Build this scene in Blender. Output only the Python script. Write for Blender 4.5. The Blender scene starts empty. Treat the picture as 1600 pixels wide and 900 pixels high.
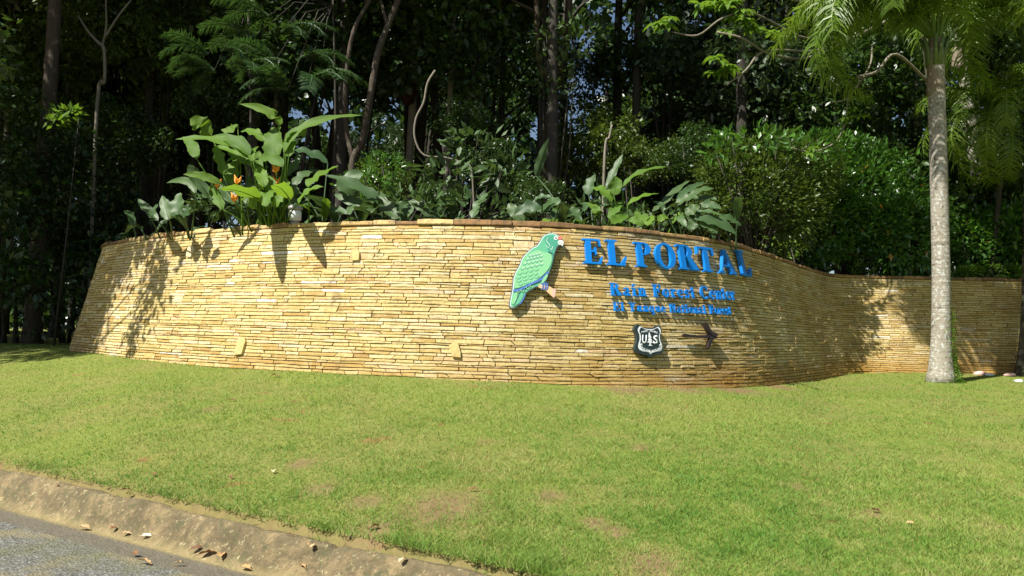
import bpy, bmesh, math, random
import numpy as np
from mathutils import Vector, Matrix
R = math.radians
random.seed(7); RNG = np.random.default_rng(7)
SC = bpy.context.scene
COL = SC.collection

# ------------------------------------------------------------------ camera
EYE = 1.6; F = 1244.0
PITCH, ROLL = R(3.22), R(1.5)
cam_d = bpy.data.cameras.new('camera'); cam = bpy.data.objects.new('camera', cam_d); COL.objects.link(cam)
cam_d.sensor_width = 36; cam_d.lens = 36 * F / 1600; cam_d.clip_start = 0.05; cam_d.clip_end = 3000
CM = Matrix.Rotation(R(90) + PITCH, 4, 'X') @ Matrix.Rotation(ROLL, 4, 'Z')
cam.matrix_world = Matrix.Translation((0, 0, EYE)) @ CM
SC.camera = cam
C3 = np.array(CM.to_3x3())

# ------------------------------------------------------------------ light
SUN_EL, SUN_PHI = R(52), R(40)            # light travels towards +x, a little towards +y
TO_SUN = Vector((-math.cos(SUN_EL) * math.cos(SUN_PHI), -math.cos(SUN_EL) * math.sin(SUN_PHI), math.sin(SUN_EL)))
sl = bpy.data.lights.new('sun', 'SUN'); sl.energy = 4.6; sl.angle = R(0.55); sl.color = (1.0, 0.955, 0.88)
so = bpy.data.objects.new('sun', sl); COL.objects.link(so)
so.rotation_euler = (-TO_SUN).to_track_quat('-Z', 'Y').to_euler(); so.location = (-20, -20, 40)
wd = bpy.data.worlds.new('World'); SC.world = wd; wd.use_nodes = True
nt = wd.node_tree; bg = nt.nodes['Background']
sky = nt.nodes.new('ShaderNodeTexSky'); sky.sky_type = 'NISHITA'; sky.sun_disc = False
sky.sun_elevation = SUN_EL; sky.sun_rotation = math.atan2(TO_SUN.x, TO_SUN.y) % (2 * math.pi)
sky.air_density = 1.0; sky.dust_density = 1.2
nt.links.new(sky.outputs[0], bg.inputs[0]); bg.inputs[1].default_value = 0.05
SC.view_settings.view_transform = 'Standard'; SC.view_settings.look = 'None'
SC.view_settings.gamma = 1.0; SC.view_settings.exposure = 1.0; SC.view_settings.use_curve_mapping = False
SC.render.engine = 'CYCLES'
SC.cycles.max_bounces = 6; SC.cycles.diffuse_bounces = 3; SC.cycles.transmission_bounces = 4; SC.cycles.glossy_bounces = 2

# ------------------------------------------------------------------ helpers
def ray(px, py):
    v = C3 @ np.array([(px - 800) / F, (450 - py) / F, -1.0]); return v
def W(px, py, d):                          # the point of the place seen at that pixel, d metres ahead
    v = ray(px, py); return Vector(v * (d / v[1])) + Vector((0, 0, EYE))
def proj(p):
    q = C3.T @ (np.array(p, float) - np.array([0, 0, EYE])); return 800 + F * q[0] / -q[2], 450 - F * q[1] / -q[2]

def obj(name, me, mat=None, parent=None, loc=None):
    o = bpy.data.objects.new(name, me); COL.objects.link(o)
    if mat is not None and me is not None and len(me.materials) == 0: me.materials.append(mat)
    if loc is not None: o.location = loc
    if parent is not None:
        o.parent = parent
    return o
def tag(o, label=None, cat=None, group=None, kind=None):
    if label: o['label'] = label
    if cat: o['category'] = cat
    if group: o['group'] = group
    if kind: o['kind'] = kind
    return o
def thing(name, label, cat, loc=(0, 0, 0), group=None):
    o = bpy.data.objects.new(name, None); COL.objects.link(o); o.location = loc; o.empty_display_size = 0.1
    return tag(o, label, cat, group)
def under(o, root):                        # parent a mesh made in world coordinates
    o.parent = root; o.matrix_parent_inverse = Matrix.Translation(-Vector(root.location)); return o

def npmesh(name, V, Fc, tone=None, smooth=False):
    """V (n,3), Fc (m,k) all faces of k corners"""
    V = np.asarray(V, np.float32); Fc = np.asarray(Fc, np.int32)
    me = bpy.data.meshes.new(name); k = Fc.shape[1]
    me.vertices.add(len(V)); me.vertices.foreach_set('co', V.ravel())
    me.loops.add(Fc.size); me.loops.foreach_set('vertex_index', Fc.ravel())
    me.polygons.add(len(Fc)); me.polygons.foreach_set('loop_start', np.arange(len(Fc), dtype=np.int32) * k)
    me.polygons.foreach_set('loop_total', np.full(len(Fc), k, np.int32))
    if tone is not None:
        a = me.attributes.new('tone', 'FLOAT', 'POINT'); a.data.foreach_set('value', np.asarray(tone, np.float32))
    me.update(calc_edges=True)
    if smooth: me.polygons.foreach_set('use_smooth', np.ones(len(Fc), bool))
    me.validate(); return me
def pymesh(name, V, Fs, tone=None, smooth=False):
    me = bpy.data.meshes.new(name); me.from_pydata([tuple(v) for v in V], [], Fs)
    if tone is not None:
        a = me.attributes.new('tone', 'FLOAT', 'POINT')
        a.data.foreach_set('value', np.full(len(V), tone, np.float32) if np.isscalar(tone) else np.asarray(tone, np.float32))
    if smooth: me.polygons.foreach_set('use_smooth', np.ones(len(me.polygons), bool))
    me.update(); return me

def tube(pts, rad, n=8, cap=True):
    """returns V, quads for a swept tube"""
    pts = [Vector(p) for p in pts]; V = []; Fs = []
    if not hasattr(rad, '__len__'): rad = [rad] * len(pts)
    ref = None
    for i, p in enumerate(pts):
        t = (pts[min(i + 1, len(pts) - 1)] - pts[max(i - 1, 0)]).normalized()
        if ref is None: ref = t.orthogonal().normalized()
        ref = (ref - t * ref.dot(t)).normalized(); b = t.cross(ref)
        for k in range(n):
            a = 2 * math.pi * k / n; V.append(p + (ref * math.cos(a) + b * math.sin(a)) * rad[i])
    for i in range(len(pts) - 1):
        for k in range(n):
            Fs.append((i * n + k, i * n + (k + 1) % n, (i + 1) * n + (k + 1) % n, (i + 1) * n + k))
    if cap:
        Fs.append(tuple(range(n))[::-1]); Fs.append(tuple(range((len(pts) - 1) * n, len(pts) * n)))
    return V, Fs
class MB:
    def __init__(s): s.V = []; s.F = []; s.T = []
    def add(s, V, Fs, tone=0.5):
        b = len(s.V); s.V += [tuple(v) for v in V]; s.F += [tuple(b + i for i in f) for f in Fs]; s.T += [tone] * len(V)
    def tube(s, pts, rad, n=8, tone=0.5): s.add(*tube(pts, rad, n), tone)
    def mesh(s, name, smooth=False): return pymesh(name, s.V, s.F, s.T, smooth)
def smoothpath(pts, n=6):
    P = [Vector(p) for p in pts]; out = []
    P = [P[0] * 2 - P[1]] + P + [P[-1] * 2 - P[-2]]
    for i in range(1, len(P) - 2):
        for k in range(n):
            t = k / n; a, b, c, d = P[i - 1:i + 3]
            out.append(0.5 * ((2 * b) + (c - a) * t + (2 * a - 5 * b + 4 * c - d) * t * t + (3 * b - a - 3 * c + d) * t ** 3))
    out.append(P[-2]); return out

def vnoise(x, y, seed=0):
    x = np.asarray(x, float); y = np.asarray(y, float); xi = np.floor(x).astype(int); yi = np.floor(y).astype(int)
    xf = x - xi; yf = y - yi; xf = xf * xf * (3 - 2 * xf); yf = yf * yf * (3 - 2 * yf)
    def h(a, b):
        n = (a * 374761393 + b * 668265263 + seed * 1442695041) & 0x7fffffff
        n = ((n ^ (n >> 13)) * 1274126177) & 0x7fffffff; return ((n ^ (n >> 16)) & 0xffff) / 65535.0
    return (h(xi, yi) * (1 - xf) + h(xi + 1, yi) * xf) * (1 - yf) + (h(xi, yi + 1) * (1 - xf) + h(xi + 1, yi + 1) * xf) * yf

# ------------------------------------------------------------------ materials
class NT:
    def __init__(s, name):
        s.m = bpy.data.materials.new(name); s.m.use_nodes = True; s.t = s.m.node_tree; s.n = s.t.nodes
        s.b = s.n['Principled BSDF']; s.out = s.n['Material Output']
    def new(s, typ, **kw):
        n = s.n.new(typ)
        for k, v in kw.items():
            if k.startswith('i_'): n.inputs[k[2:].replace('_', ' ')].default_value = v
            else: setattr(n, k, v)
        return n
    def l(s, a, b): s.t.links.new(a, b)
    def pos(s): return s.new('ShaderNodeNewGeometry').outputs['Position']
    def noise(s, scale, detail=4, vec=None, rough=0.6, dist=0.0):
        n = s.new('ShaderNodeTexNoise'); n.inputs['Scale'].default_value = scale; n.inputs['Detail'].default_value = detail
        n.inputs['Roughness'].default_value = rough; n.inputs['Distortion'].default_value = dist
        s.l(vec if vec is not None else s.pos(), n.inputs['Vector']); return n.outputs['Fac']
    def ramp(s, fac, stops, interp='LINEAR'):
        r = s.new('ShaderNodeValToRGB'); r.color_ramp.interpolation = interp; e = r.color_ramp.elements
        while len(e) < len(stops): e.new(0.5)
        for i, (p, c) in enumerate(stops):
            e[i].position = p; e[i].color = (*c, 1) if len(c) == 3 else c
        s.l(fac, r.inputs[0]); return r.outputs[0]
    def mix(s, fac, a, b, mode='MIX'):
        m = s.new('ShaderNodeMix', data_type='RGBA', blend_type=mode)
        for sock, v in ((m.inputs[0], fac), (m.inputs[6], a), (m.inputs[7], b)):
            if isinstance(v, bpy.types.NodeSocket): s.l(v, sock)
            elif isinstance(v, (int, float)): sock.default_value = v
            else: sock.default_value = (*v, 1)
        return m.outputs[2]
    def math(s, op, a, b=0.0, clamp=False):
        m = s.new('ShaderNodeMath', operation=op, use_clamp=clamp)
        for sock, v in ((m.inputs[0], a), (m.inputs[1], b)):
            if isinstance(v, bpy.types.NodeSocket): s.l(v, sock)
            else: sock.default_value = v
        return m.outputs[0]
    def attr(s, name='tone'):
        return s.new('ShaderNodeAttribute', attribute_name=name).outputs['Fac']
    def rnd(s): return s.new('ShaderNodeObjectInfo').outputs['Random']
    def bump(s, h, strength=0.4, dist=0.02):
        b = s.new('ShaderNodeBump'); b.inputs['Strength'].default_value = strength; b.inputs['Distance'].default_value = dist
        s.l(h, b.inputs['Height']); s.l(b.outputs[0], s.b.inputs['Normal']); return b
    def col(s, c):
        if isinstance(c, bpy.types.NodeSocket): s.l(c, s.b.inputs['Base Color'])
        else: s.b.inputs['Base Color'].default_value = (*c, 1)
    def rough(s, r, spec=0.5):
        s.b.inputs['Roughness'].default_value = r; s.b.inputs['Specular IOR Level'].default_value = spec
def simple(name, c, r=0.6, spec=0.5, var=0.15, scale=20, bump=0.1):
    t = NT(name); f = t.noise(scale, 4)
    t.col(t.mix(f, tuple(x * (1 - var) for x in c), tuple(min(1, x * (1 + var)) for x in c))); t.rough(r, spec)
    if bump: t.bump(f, bump, 0.01)
    return t.m
def leafmat(name, dark, light, rough=0.4, trans=0.3, spec=0.5, dead=None, tcol=None):
    t = NT(name)
    f = t.math('ADD', t.math('MULTIPLY', t.attr(), 0.75), t.math('MULTIPLY', t.noise(0.9, 2), 0.35))
    c = t.mix(f, dark, light)
    c = t.mix(t.math('MULTIPLY', t.rnd(), 0.35), c, tuple(x * y for x, y in zip(light, (1.25, 1.0, 0.5))))
    if dead is not None:
        c = t.mix(t.math('GREATER_THAN', t.attr(), 0.97), c, dead)
    t.col(c); t.rough(rough, spec)
    tr = t.new('ShaderNodeBsdfTranslucent')
    t.l(t.mix(0.5, c, tcol or tuple(min(1, x * y) for x, y in zip(light, (2.2, 1.9, 0.8)))), tr.inputs['Color'])
    mx = t.new('ShaderNodeMixShader'); mx.inputs[0].default_value = trans
    t.l(t.b.outputs[0], mx.inputs[1]); t.l(tr.outputs[0], mx.inputs[2]); t.l(mx.outputs[0], t.out.inputs['Surface'])
    return t.m
M = {}
M['forest'] = leafmat('forest_leaf', (0.007, 0.018, 0.005), (0.045, 0.100, 0.020), 0.36, 0.25)
M['forest_b'] = leafmat('forest_leaf_yellowish', (0.022, 0.048, 0.008), (0.085, 0.145, 0.022), 0.4, 0.3)
M['forest_c'] = leafmat('forest_leaf_bluish', (0.012, 0.028, 0.013), (0.040, 0.078, 0.034), 0.42, 0.2)
M['shrub'] = leafmat('shrub_leaf', (0.025, 0.075, 0.012), (0.075, 0.19, 0.025), 0.30, 0.25, 0.7, dead=(0.55, 0.25, 0.05))
M['broad'] = leafmat('broad_leaf', (0.055, 0.13, 0.016), (0.13, 0.25, 0.030), 0.6, 0.42, 0.3)
M['broad_dark'] = leafmat('broad_leaf_dark', (0.030, 0.070, 0.026), (0.070, 0.135, 0.045), 0.5, 0.25, 0.4)
M['palmleaf'] = leafmat('palm_leaflet', (0.045, 0.10, 0.012), (0.15, 0.26, 0.028), 0.45, 0.4, 0.6)
M['fern'] = leafmat('feathery_leaf', (0.018, 0.045, 0.018), (0.045, 0.105, 0.030), 0.5, 0.3)

def barkmat(name, a, b, lichen=None, scale=9, rings=False):
    t = NT(name); mp = t.new('ShaderNodeMapping'); mp.inputs['Scale'].default_value = (1, 1, 0.25)
    t.l(t.pos(), mp.inputs['Vector']); f = t.noise(scale, 6, mp.outputs[0]); c = t.mix(f, a, b)
    if rings:
        mr = t.new('ShaderNodeMapping'); mr.inputs['Scale'].default_value = (0.6, 0.6, 14); t.l(t.pos(), mr.inputs['Vector'])
        g = t.noise(1.6, 3, mr.outputs[0]); c = t.mix(t.math('MULTIPLY', g, 0.45), c, tuple(x * 0.45 for x in a), 'MIX')
        f = t.math('ADD', f, t.math('MULTIPLY', g, 0.8))
    if lichen:
        for sc_, th, lc in lichen:
            g = t.noise(sc_, 7, None, 0.7); k = t.ramp(g, [(th - 0.04, (0, 0, 0)), (th + 0.04, (1, 1, 1))]); c = t.mix(k, c, lc)
    t.col(c); t.rough(0.85, 0.25); t.bump(f, 0.6, 0.03); return t.m
M['bark'] = barkmat('bark_brown', (0.022, 0.020, 0.016), (0.070, 0.062, 0.048), [(5, 0.62, (0.10, 0.12, 0.06))])
M['bark_pale'] = barkmat('bark_pale', (0.12, 0.105, 0.075), (0.28, 0.25, 0.20), [(6, 0.6, (0.12, 0.13, 0.07))])
M['bark_red'] = barkmat('bark_reddish', (0.035, 0.027, 0.020), (0.11, 0.085, 0.06), [(5, 0.6, (0.15, 0.14, 0.10))])
M['palmbark'] = barkmat('palm_bark', (0.23, 0.20, 0.15), (0.42, 0.38, 0.31),
                        [(7, 0.60, (0.10, 0.09, 0.06)), (16, 0.56, (0.45, 0.47, 0.42)), (30, 0.64, (0.16, 0.19, 0.10))], 8, True)
M['fibre'] = barkmat('palm_fibre', (0.12, 0.085, 0.055), (0.34, 0.29, 0.22), None, 26)

def stonemat(name, coping=False):
    t = NT(name); tone = t.attr()
    c = t.ramp(tone, [(0.0, (0.26, 0.16, 0.055)), (0.10, (0.42, 0.28, 0.08)), (0.30, (0.53, 0.40, 0.14)), (0.62, (0.62, 0.51, 0.22)),
                      (0.86, (0.70, 0.62, 0.39)), (0.955, (0.58, 0.40, 0.20)), (1.0, (0.80, 0.76, 0.64))])
    g = t.noise(28, 8, None, 0.7); c = t.mix(t.math('MULTIPLY', t.ramp(g, [(0.42, (0, 0, 0)), (0.62, (1, 1, 1))]), 0.6), c, (0.33, 0.21, 0.07))
    g2 = t.noise(7, 5, None, 0.65, 0.6); c = t.mix(t.math('MULTIPLY', t.ramp(g2, [(0.50, (0, 0, 0)), (0.72, (1, 1, 1))]), 0.42), c, (0.72, 0.62, 0.36))
    g3 = t.noise(0.55, 5, None, 0.6); sx = t.new('ShaderNodeSeparateXYZ'); t.l(t.pos(), sx.inputs[0])
    damp = t.math('MULTIPLY', t.math('SUBTRACT', sx.outputs[0], -1.5), 0.16, True)      # the weathered, damper right-hand end
    k = t.math('MULTIPLY', t.ramp(g3, [(0.38, (0, 0, 0)), (0.62, (1, 1, 1))]), t.math('ADD', t.math('MULTIPLY', damp, 0.45), 0.12))
    c = t.mix(k, c, (0.26, 0.16, 0.05))
    g4 = t.noise(3.2, 7, None, 0.7, 0.8); c = t.mix(t.math('MULTIPLY', t.ramp(g4, [(0.57, (0, 0, 0)), (0.68, (1, 1, 1))]), 0.55), c, (0.17, 0.125, 0.055))
    low = t.math('MULTIPLY', t.math('SUBTRACT', 1.35, sx.outputs[2]), 2.4, True)         # splashed soil along the foot
    c = t.mix(t.math('MULTIPLY', low, t.math('MULTIPLY', t.noise(2.2, 5), t.math('ADD', t.math('MULTIPLY', damp, 1.3), 0.7))), c, (0.36, 0.21, 0.05))
    t.col(c); t.rough(0.75, 0.3); h = t.math('ADD', t.noise(16, 8, None, 0.7), t.math('MULTIPLY', t.noise(60, 4), 0.35))
    t.bump(h, 0.6, 0.016); return t.m
M['stone'] = stonemat('wall_stone')
M['mortar'] = simple('wall_mortar', (0.16, 0.11, 0.05), 0.95, 0.1, 0.4, 14, 0.4)
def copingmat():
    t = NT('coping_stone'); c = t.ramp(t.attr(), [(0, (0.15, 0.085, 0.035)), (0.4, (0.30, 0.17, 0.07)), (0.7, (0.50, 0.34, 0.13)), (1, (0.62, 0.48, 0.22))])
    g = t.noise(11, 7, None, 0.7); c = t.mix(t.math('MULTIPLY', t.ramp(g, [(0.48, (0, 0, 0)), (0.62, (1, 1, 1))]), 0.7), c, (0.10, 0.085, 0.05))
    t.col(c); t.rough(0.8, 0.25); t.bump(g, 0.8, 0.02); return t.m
M['coping'] = copingmat()
M['blue'] = simple('blue_paint', (0.004, 0.19, 0.62), 0.35, 0.5, 0.06, 12, 0.03)
M['shield_dark'] = simple('dark_green_paint', (0.018, 0.032, 0.030), 0.45, 0.5, 0.15)
M['shield_white'] = simple('white_paint', (0.72, 0.76, 0.76), 0.5, 0.4, 0.05)
M['iron'] = simple('dark_brown_iron', (0.022, 0.014, 0.012), 0.5, 0.5, 0.4, 25, 0.4)
M['lamp_white'] = simple('white_lamp_metal', (0.72, 0.74, 0.78), 0.4, 0.5, 0.05)
M['lamp_grey'] = simple('grey_lamp_metal', (0.30, 0.30, 0.30), 0.5, 0.5, 0.1)
M['soil'] = simple('bed_soil', (0.045, 0.028, 0.016), 0.95, 0.1, 0.5, 3, 0.5)
M['orange'] = simple('orange_bract', (0.80, 0.30, 0.02), 0.45, 0.4, 0.2)
M['stem'] = simple('green_stem', (0.10, 0.15, 0.05), 0.5, 0.4, 0.3)
M['nest'] = simple('termite_nest', (0.055, 0.028, 0.018), 0.95, 0.1, 0.4, 9, 0.8)
for k, c in (('p_green', (0.11, 0.40, 0.23)), ('p_teal', (0.06, 0.30, 0.20)), ('p_light', (0.21, 0.50, 0.25)), ('p_blue', (0.07, 0.16, 0.42)),
             ('p_dark', (0.035, 0.075, 0.10)), ('p_white', (0.72, 0.78, 0.70)), ('p_red', (0.75, 0.16, 0.14)), ('p_tan', (0.62, 0.42, 0.22)),
             ('p_pink', (0.60, 0.38, 0.33)), ('p_edge', (0.10, 0.13, 0.17))):
    M[k] = simple('parrot_' + k[2:], c, 0.5, 0.4, 0.05, 30, 0.02)

# ------------------------------------------------------------------ wall plan (foot of the wall: pixel column, depth, pixel row of the foot)
FOOT = [(108, 16.2, 548), (140, 15.2, 552), (200, 14.0, 559), (300, 12.85, 571), (400, 12.1, 577), (500, 11.65, 582), (600, 11.33, 588),
        (700, 11.18, 592), (800, 11.12, 597), (900, 11.25, 602), (1000, 11.55, 604), (1100, 12.15, 605), (1180, 13.0, 604), (1240, 14.6, 598),
        (1290, 16.9, 592), (1322, 18.5, 586), (1337, 19.0, 584), (1365, 19.1, 583), (1430, 18.95, 582), (1520, 18.9, 584), (1620, 18.75, 587), (1800, 18.5, 592), (2100, 18.2, 600)]
BASE = [W(px, py, d) for px, d, py in FOOT]
plan = [(-10.6, 34.0), (-10.55, 26.0), (-10.3, 21.0), (-9.95, 18.6), (-9.55, 17.35)] + [(b.x, b.y) for b in BASE]
CP = np.array([(p.x, p.y) for p in smoothpath([(x, y, 0) for x, y in plan], 14)])
sg = np.concatenate([[0], np.cumsum(np.linalg.norm(np.diff(CP, axis=0), axis=1))])
SMAX = sg[-1]
def cpt(s): return np.array([np.interp(s, sg, CP[:, 0]), np.interp(s, sg, CP[:, 1])])
BAT = math.tan(R(13.5)); Z0 = 0.4; ZTOP = 3.17
def frame(s):
    t = cpt(s + 0.15) - cpt(s - 0.15); t /= np.linalg.norm(t); return t, np.array([t[1], -t[0]])     # tangent, outward normal
_SS = np.arange(0, SMAX, 0.02); _NN = np.array([frame(s)[1] for s in _SS])
def ztop(s):                                # the wall top dips a little at both ends
    return ZTOP
def wpt(s, z, o=0.0):
    s = float(s); c = cpt(s); n = np.array([np.interp(s, _SS, _NN[:, 0]), np.interp(s, _SS, _NN[:, 1])])
    h = (z - 0.9) * BAT; q = c + n * (o - h); return Vector((q[0], q[1], z + 0.22 * o))
_grid = [(s, z, *proj(wpt(s, z))) for s in np.arange(6, SMAX - 1, 0.15) for z in (0.9, 1.4, 1.9, 2.4, 2.9, 3.2)]
def wall_sz(px, py):
    s, z = min(_grid, key=lambda g: (g[2] - px) ** 2 + (g[3] - py) ** 2)[:2]
    for _ in range(8):
        a = np.array(proj(wpt(s, z))); e = np.array([px, py]) - a
        J = np.array([(np.array(proj(wpt(s + .02, z))) - a) / .02, (np.array(proj(wpt(s, z + .02))) - a) / .02]).T
        ds, dz = np.linalg.solve(J, e); s += float(np.clip(ds, -.5, .5)); z += float(np.clip(dz, -.5, .5))
    return s, z
def wall_frame(s, z):
    t = (wpt(s + .1, z) - wpt(s - .1, z)).normalized(); u = (wpt(s, z + .1) - wpt(s, z - .1)).normalized()
    n = t.cross(u).normalized(); return wpt(s, z), t, u, n

# ------------------------------------------------------------------ ground
def flat(px, py, z):
    v = ray(px, py); q = v * ((z - EYE) / v[2]); return Vector((q[0], q[1], 0))
_ka, _kb = flat(0, 788, 0), flat(400, 891, 0); K0 = _kb; KT = (_kb - _ka).normalized(); KN = Vector((-KT.y, KT.x, 0))
def D_of(x, y): return (x - K0.x) * KN.x + (y - K0.y) * KN.y
KW = sum((flat(a, b, 0.22) - K0).dot(KN) for a, b in ((0, 724), (200, 775), (420, 834), (600, 880))) / 4
print('kerb', K0, KT, 'width', KW)
FPX = np.array([800 + F * b.x / b.y for b in BASE]); FZ = np.array([b.z for b in BASE]); FD = np.array([D_of(b.x, b.y) for b in BASE])
def ground(x, y):
    x = np.asarray(x, float); y = np.asarray(y, float); D = D_of(x, y)
    px = 800 + F * x / np.maximum(y, 2.0); px = np.where(y < 2, 2000, px)
    zw = np.interp(px, FPX, FZ); dw = np.interp(px, FPX, FD)
    u = np.clip((D - KW - .1) / (dw - KW - .1), 0, 1); s = u * (1.25 - 0.25 * u)
    z = 0.24 + (zw - 0.24) * s + 0.018 * (vnoise(x * 1.3, y * 1.3, 3) - .5) * np.clip(D, 0, 1) + 0.05 * (vnoise(x * .35, y * .35, 5) - .5) * np.clip((D - .6) / 2, 0, 1) * np.clip((1 - u) * 6, 0, 1)
    far = np.clip((np.hypot(x, y) - 60) / 200, 0, 1); z = z * (1 - far) + 0.8 * far
    return np.where(D < KW + .12, np.where(D < 0.05, -0.16, -0.16 + np.clip((D - 0.05) / (KW + .07), 0, 1) * 0.33), z)
def gz(x, y): return float(ground(x, y))
def on_ground(px, py):
    v = ray(px, py); t = 2.0
    while t < 40:
        p = v * t; 
        if p[2] + EYE < gz_all(p[0], p[1]): break
        t += 0.02
    return Vector((p[0], p[1], gz_all(p[0], p[1])))
def kerbz(D):
    return float(np.interp(D, [-9, -0.32, -0.30, -0.05, 0.0, 0.05, KW * .7, KW, KW + .12, KW + .3], [0.0, 0.0, -0.004, -0.02, -0.015, 0.03, 0.16, 0.215, 0.235, 0.17]))
def gz_all(x, y):
    D = D_of(x, y); return kerbz(D) if D < KW + .14 else gz(x, y)
def axis(lo, hi, step, far):
    a = list(np.arange(lo, hi + 1e-6, step)); d = step; x = hi
    while x < far: d *= 1.5; x += d; a.append(x)
    d = step; x = lo
    while x > -far: d *= 1.5; x -= d; a.insert(0, x)
    return np.array(a)
xs = axis(-13, 17, 0.14, 700); ys = axis(1.5, 20, 0.14, 900)
X, Y = np.meshgrid(xs, ys); Z = ground(X, Y)
nx, ny = len(xs), len(ys); idx = np.arange(nx * ny).reshape(ny, nx)
Q = np.stack([idx[:-1, :-1], idx[:-1, 1:], idx[1:, 1:], idx[1:, :-1]], -1).reshape(-1, 4)
t = NT('lawn_soil'); n1 = t.noise(0.9, 5); n2 = t.noise(14, 6, None, 0.7)
c = t.mix(n2, (0.09, 0.13, 0.020), (0.24, 0.26, 0.06)); c = t.mix(t.math('MULTIPLY', t.ramp(n1, [(0.45, (0, 0, 0)), (0.62, (1, 1, 1))]), .4), c, (0.22, 0.18, 0.07))
n3 = t.noise(1.9, 6, None, 0.65); c = t.mix(t.ramp(n3, [(0.64, (0, 0, 0)), (0.70, (1, 1, 1))]), c, (0.22, 0.12, 0.05)); c = t.mix(t.math('MULTIPLY', t.attr('bare'), t.math('ADD', n2, .45), True), c, t.mix(t.noise(9, 5), (0.10, 0.065, 0.035), (0.27, 0.19, 0.095))); t.col(c); t.rough(0.95, 0.1); t.bump(n2, 0.8, 0.03)
M['lawn'] = t.m
g_o = obj('lawn', npmesh('lawn', np.stack([X, Y, Z], -1).reshape(-1, 3), Q, None, True), M['lawn']); tag(g_o, kind='structure')
BARE = [(690, 795, .34), (585, 830, .18), (570, 785, .15), (1020, 885, .22), (930, 818, .12), (860, 775, .14), (1365, 803, .10), (330, 640, .1), (500, 765, .14),
        (1000, 700, .12), (1240, 760, .1), (470, 725, .14), (760, 690, .1), (965, 832, .12), (1150, 610, .4), (1215, 604, .35), (980, 609, .35), (1070, 608, .35), (350, 815, .10)]
BP = [(on_ground(a, b), r_) for a, b, r_ in BARE]
def bareness(x, y):
    b = np.zeros(np.shape(x))
    for p, r_ in BP: b = np.maximum(b, np.exp(-(((x - p.x) ** 2 + ((y - p.y) * .8) ** 2) / (r_ * r_)) ** 1.5))
    return b
_b = np.maximum(bareness(X, Y), np.clip(1 - (D_of(X, Y) - KW - .05) / .3, 0, 1)).ravel()
_a = g_o.data.attributes.new('bare', 'FLOAT', 'POINT'); _a.data.foreach_set('value', _b.astype(np.float32))

# road sheet
t = NT('old_asphalt'); v = t.new('ShaderNodeTexVoronoi'); v.inputs['Scale'].default_value = 60; t.l(t.pos(), v.inputs['Vector'])
sepc = t.new('ShaderNodeSeparateColor'); t.l(v.outputs['Color'], sepc.inputs[0])
c = t.ramp(sepc.outputs[0], [(0, (0.06, 0.06, 0.06)), (0.5, (0.135, 0.13, 0.12)), (0.93, (0.20, 0.205, 0.20)), (1, (0.34, 0.33, 0.30))])
k = t.noise(2.6, 7, None, 0.7); c = t.mix(t.ramp(k, [(0.36, (0, 0, 0)), (0.66, (.85, .85, .85))]), c, t.mix(t.noise(30, 5), (0.08, 0.09, 0.035), (0.17, 0.165, 0.08)))
c = t.mix(t.ramp(t.noise(1.3, 5), [(0.5, (0, 0, 0)), (0.7, (1, 1, 1))]), c, (0.24, 0.20, 0.12)); t.col(c); t.rough(0.9, 0.2)
t.bump(v.outputs['Distance'], 1.0, 0.01); M['asphalt'] = t.m
RV = [K0 + KT * a + KN * b for b in (-0.3, -12) for a in (-300, 300)]
road = obj('road', pymesh('road', RV, [(0, 2, 3, 1)]), M['asphalt']); tag(road, kind='structure')
# kerb: sloping eroded concrete and gutter pan, swept along the road edge
t = NT('worn_concrete'); k = t.noise(3.4, 9, None, 0.78, 0.5)
c = t.ramp(k, [(0.32, (0.085, 0.068, 0.036)), (0.48, (0.16, 0.125, 0.068)), (0.60, (0.27, 0.205, 0.105)), (0.76, (0.40, 0.31, 0.17))])
c = t.mix(t.ramp(t.noise(9, 8, None, 0.8), [(0.50, (0, 0, 0)), (0.60, (1, 1, 1))]), c, (0.105, 0.10, 0.05)); c = t.mix(t.ramp(t.noise(22, 8, None, 0.8), [(0.56, (0, 0, 0)), (0.64, (1, 1, 1))]), c, (0.42, 0.36, 0.20))
c = t.mix(t.math('MULTIPLY', t.attr('sand'), .6), c, (0.38, 0.31, 0.14)); c = t.mix(t.attr('pan'), c, t.mix(t.noise(18, 5), (0.12, 0.105, 0.075), (0.20, 0.18, 0.13)))
t.col(c); t.rough(0.9, 0.2); t.bump(t.math('ADD', k, t.math('MULTIPLY', t.noise(40, 5), 0.5)), 1.0, 0.035); M['concrete'] = t.m
prof = [-0.30, -0.22, -0.15, -0.08, -0.03, 0.0, 0.03] + [KW * q for q in (.2, .33, .46, .6, .72, .84, .94, 1.05)] + [KW + .16, KW + .3]
As = np.concatenate([np.arange(-60, -9, 1.0), np.arange(-9, 9, 0.06), np.arange(9, 60, 1.0)])
KV = []; sand = []; pan = []
for a in As:
    joint = abs((a + 0.7) % 2.4 - 1.2) < 0.03
    for d in prof:
        r1 = float(vnoise(a * 2.1, d * 5, 11)) - .5; r2 = float(vnoise(a * 7, d * 11, 12)) - .5
        up = max(0, min(1, d / 0.25)); lat = 0.11 * (float(vnoise(a * 1.7, 0, 13)) - .5) * up
        z = kerbz(d) + (0.05 * r1 + 0.022 * r2) * up + 0.004 * r2 - (0.035 if joint and d > 0 else 0)
        if d > KW + .1: z -= 0.06
        p = K0 + KT * a + KN * (d + lat); KV.append((p.x, p.y, z))
        sand.append(max(0, 1 - abs(d + 0.02 + 0.05 * r1) / 0.07) * (0.5 + .5 * float(vnoise(a * 1.2, 1, 14)))); pan.append(1.0 if d < -0.04 else 0.0)
n = len(prof); KF = [(i * n + j, (i + 1) * n + j, (i + 1) * n + j + 1, i * n + j + 1) for i in range(len(As) - 1) for j in range(n - 1)]
KF = [f[::-1] for f in KF]
me = pymesh('kerb', KV, KF, None, True)
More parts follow.
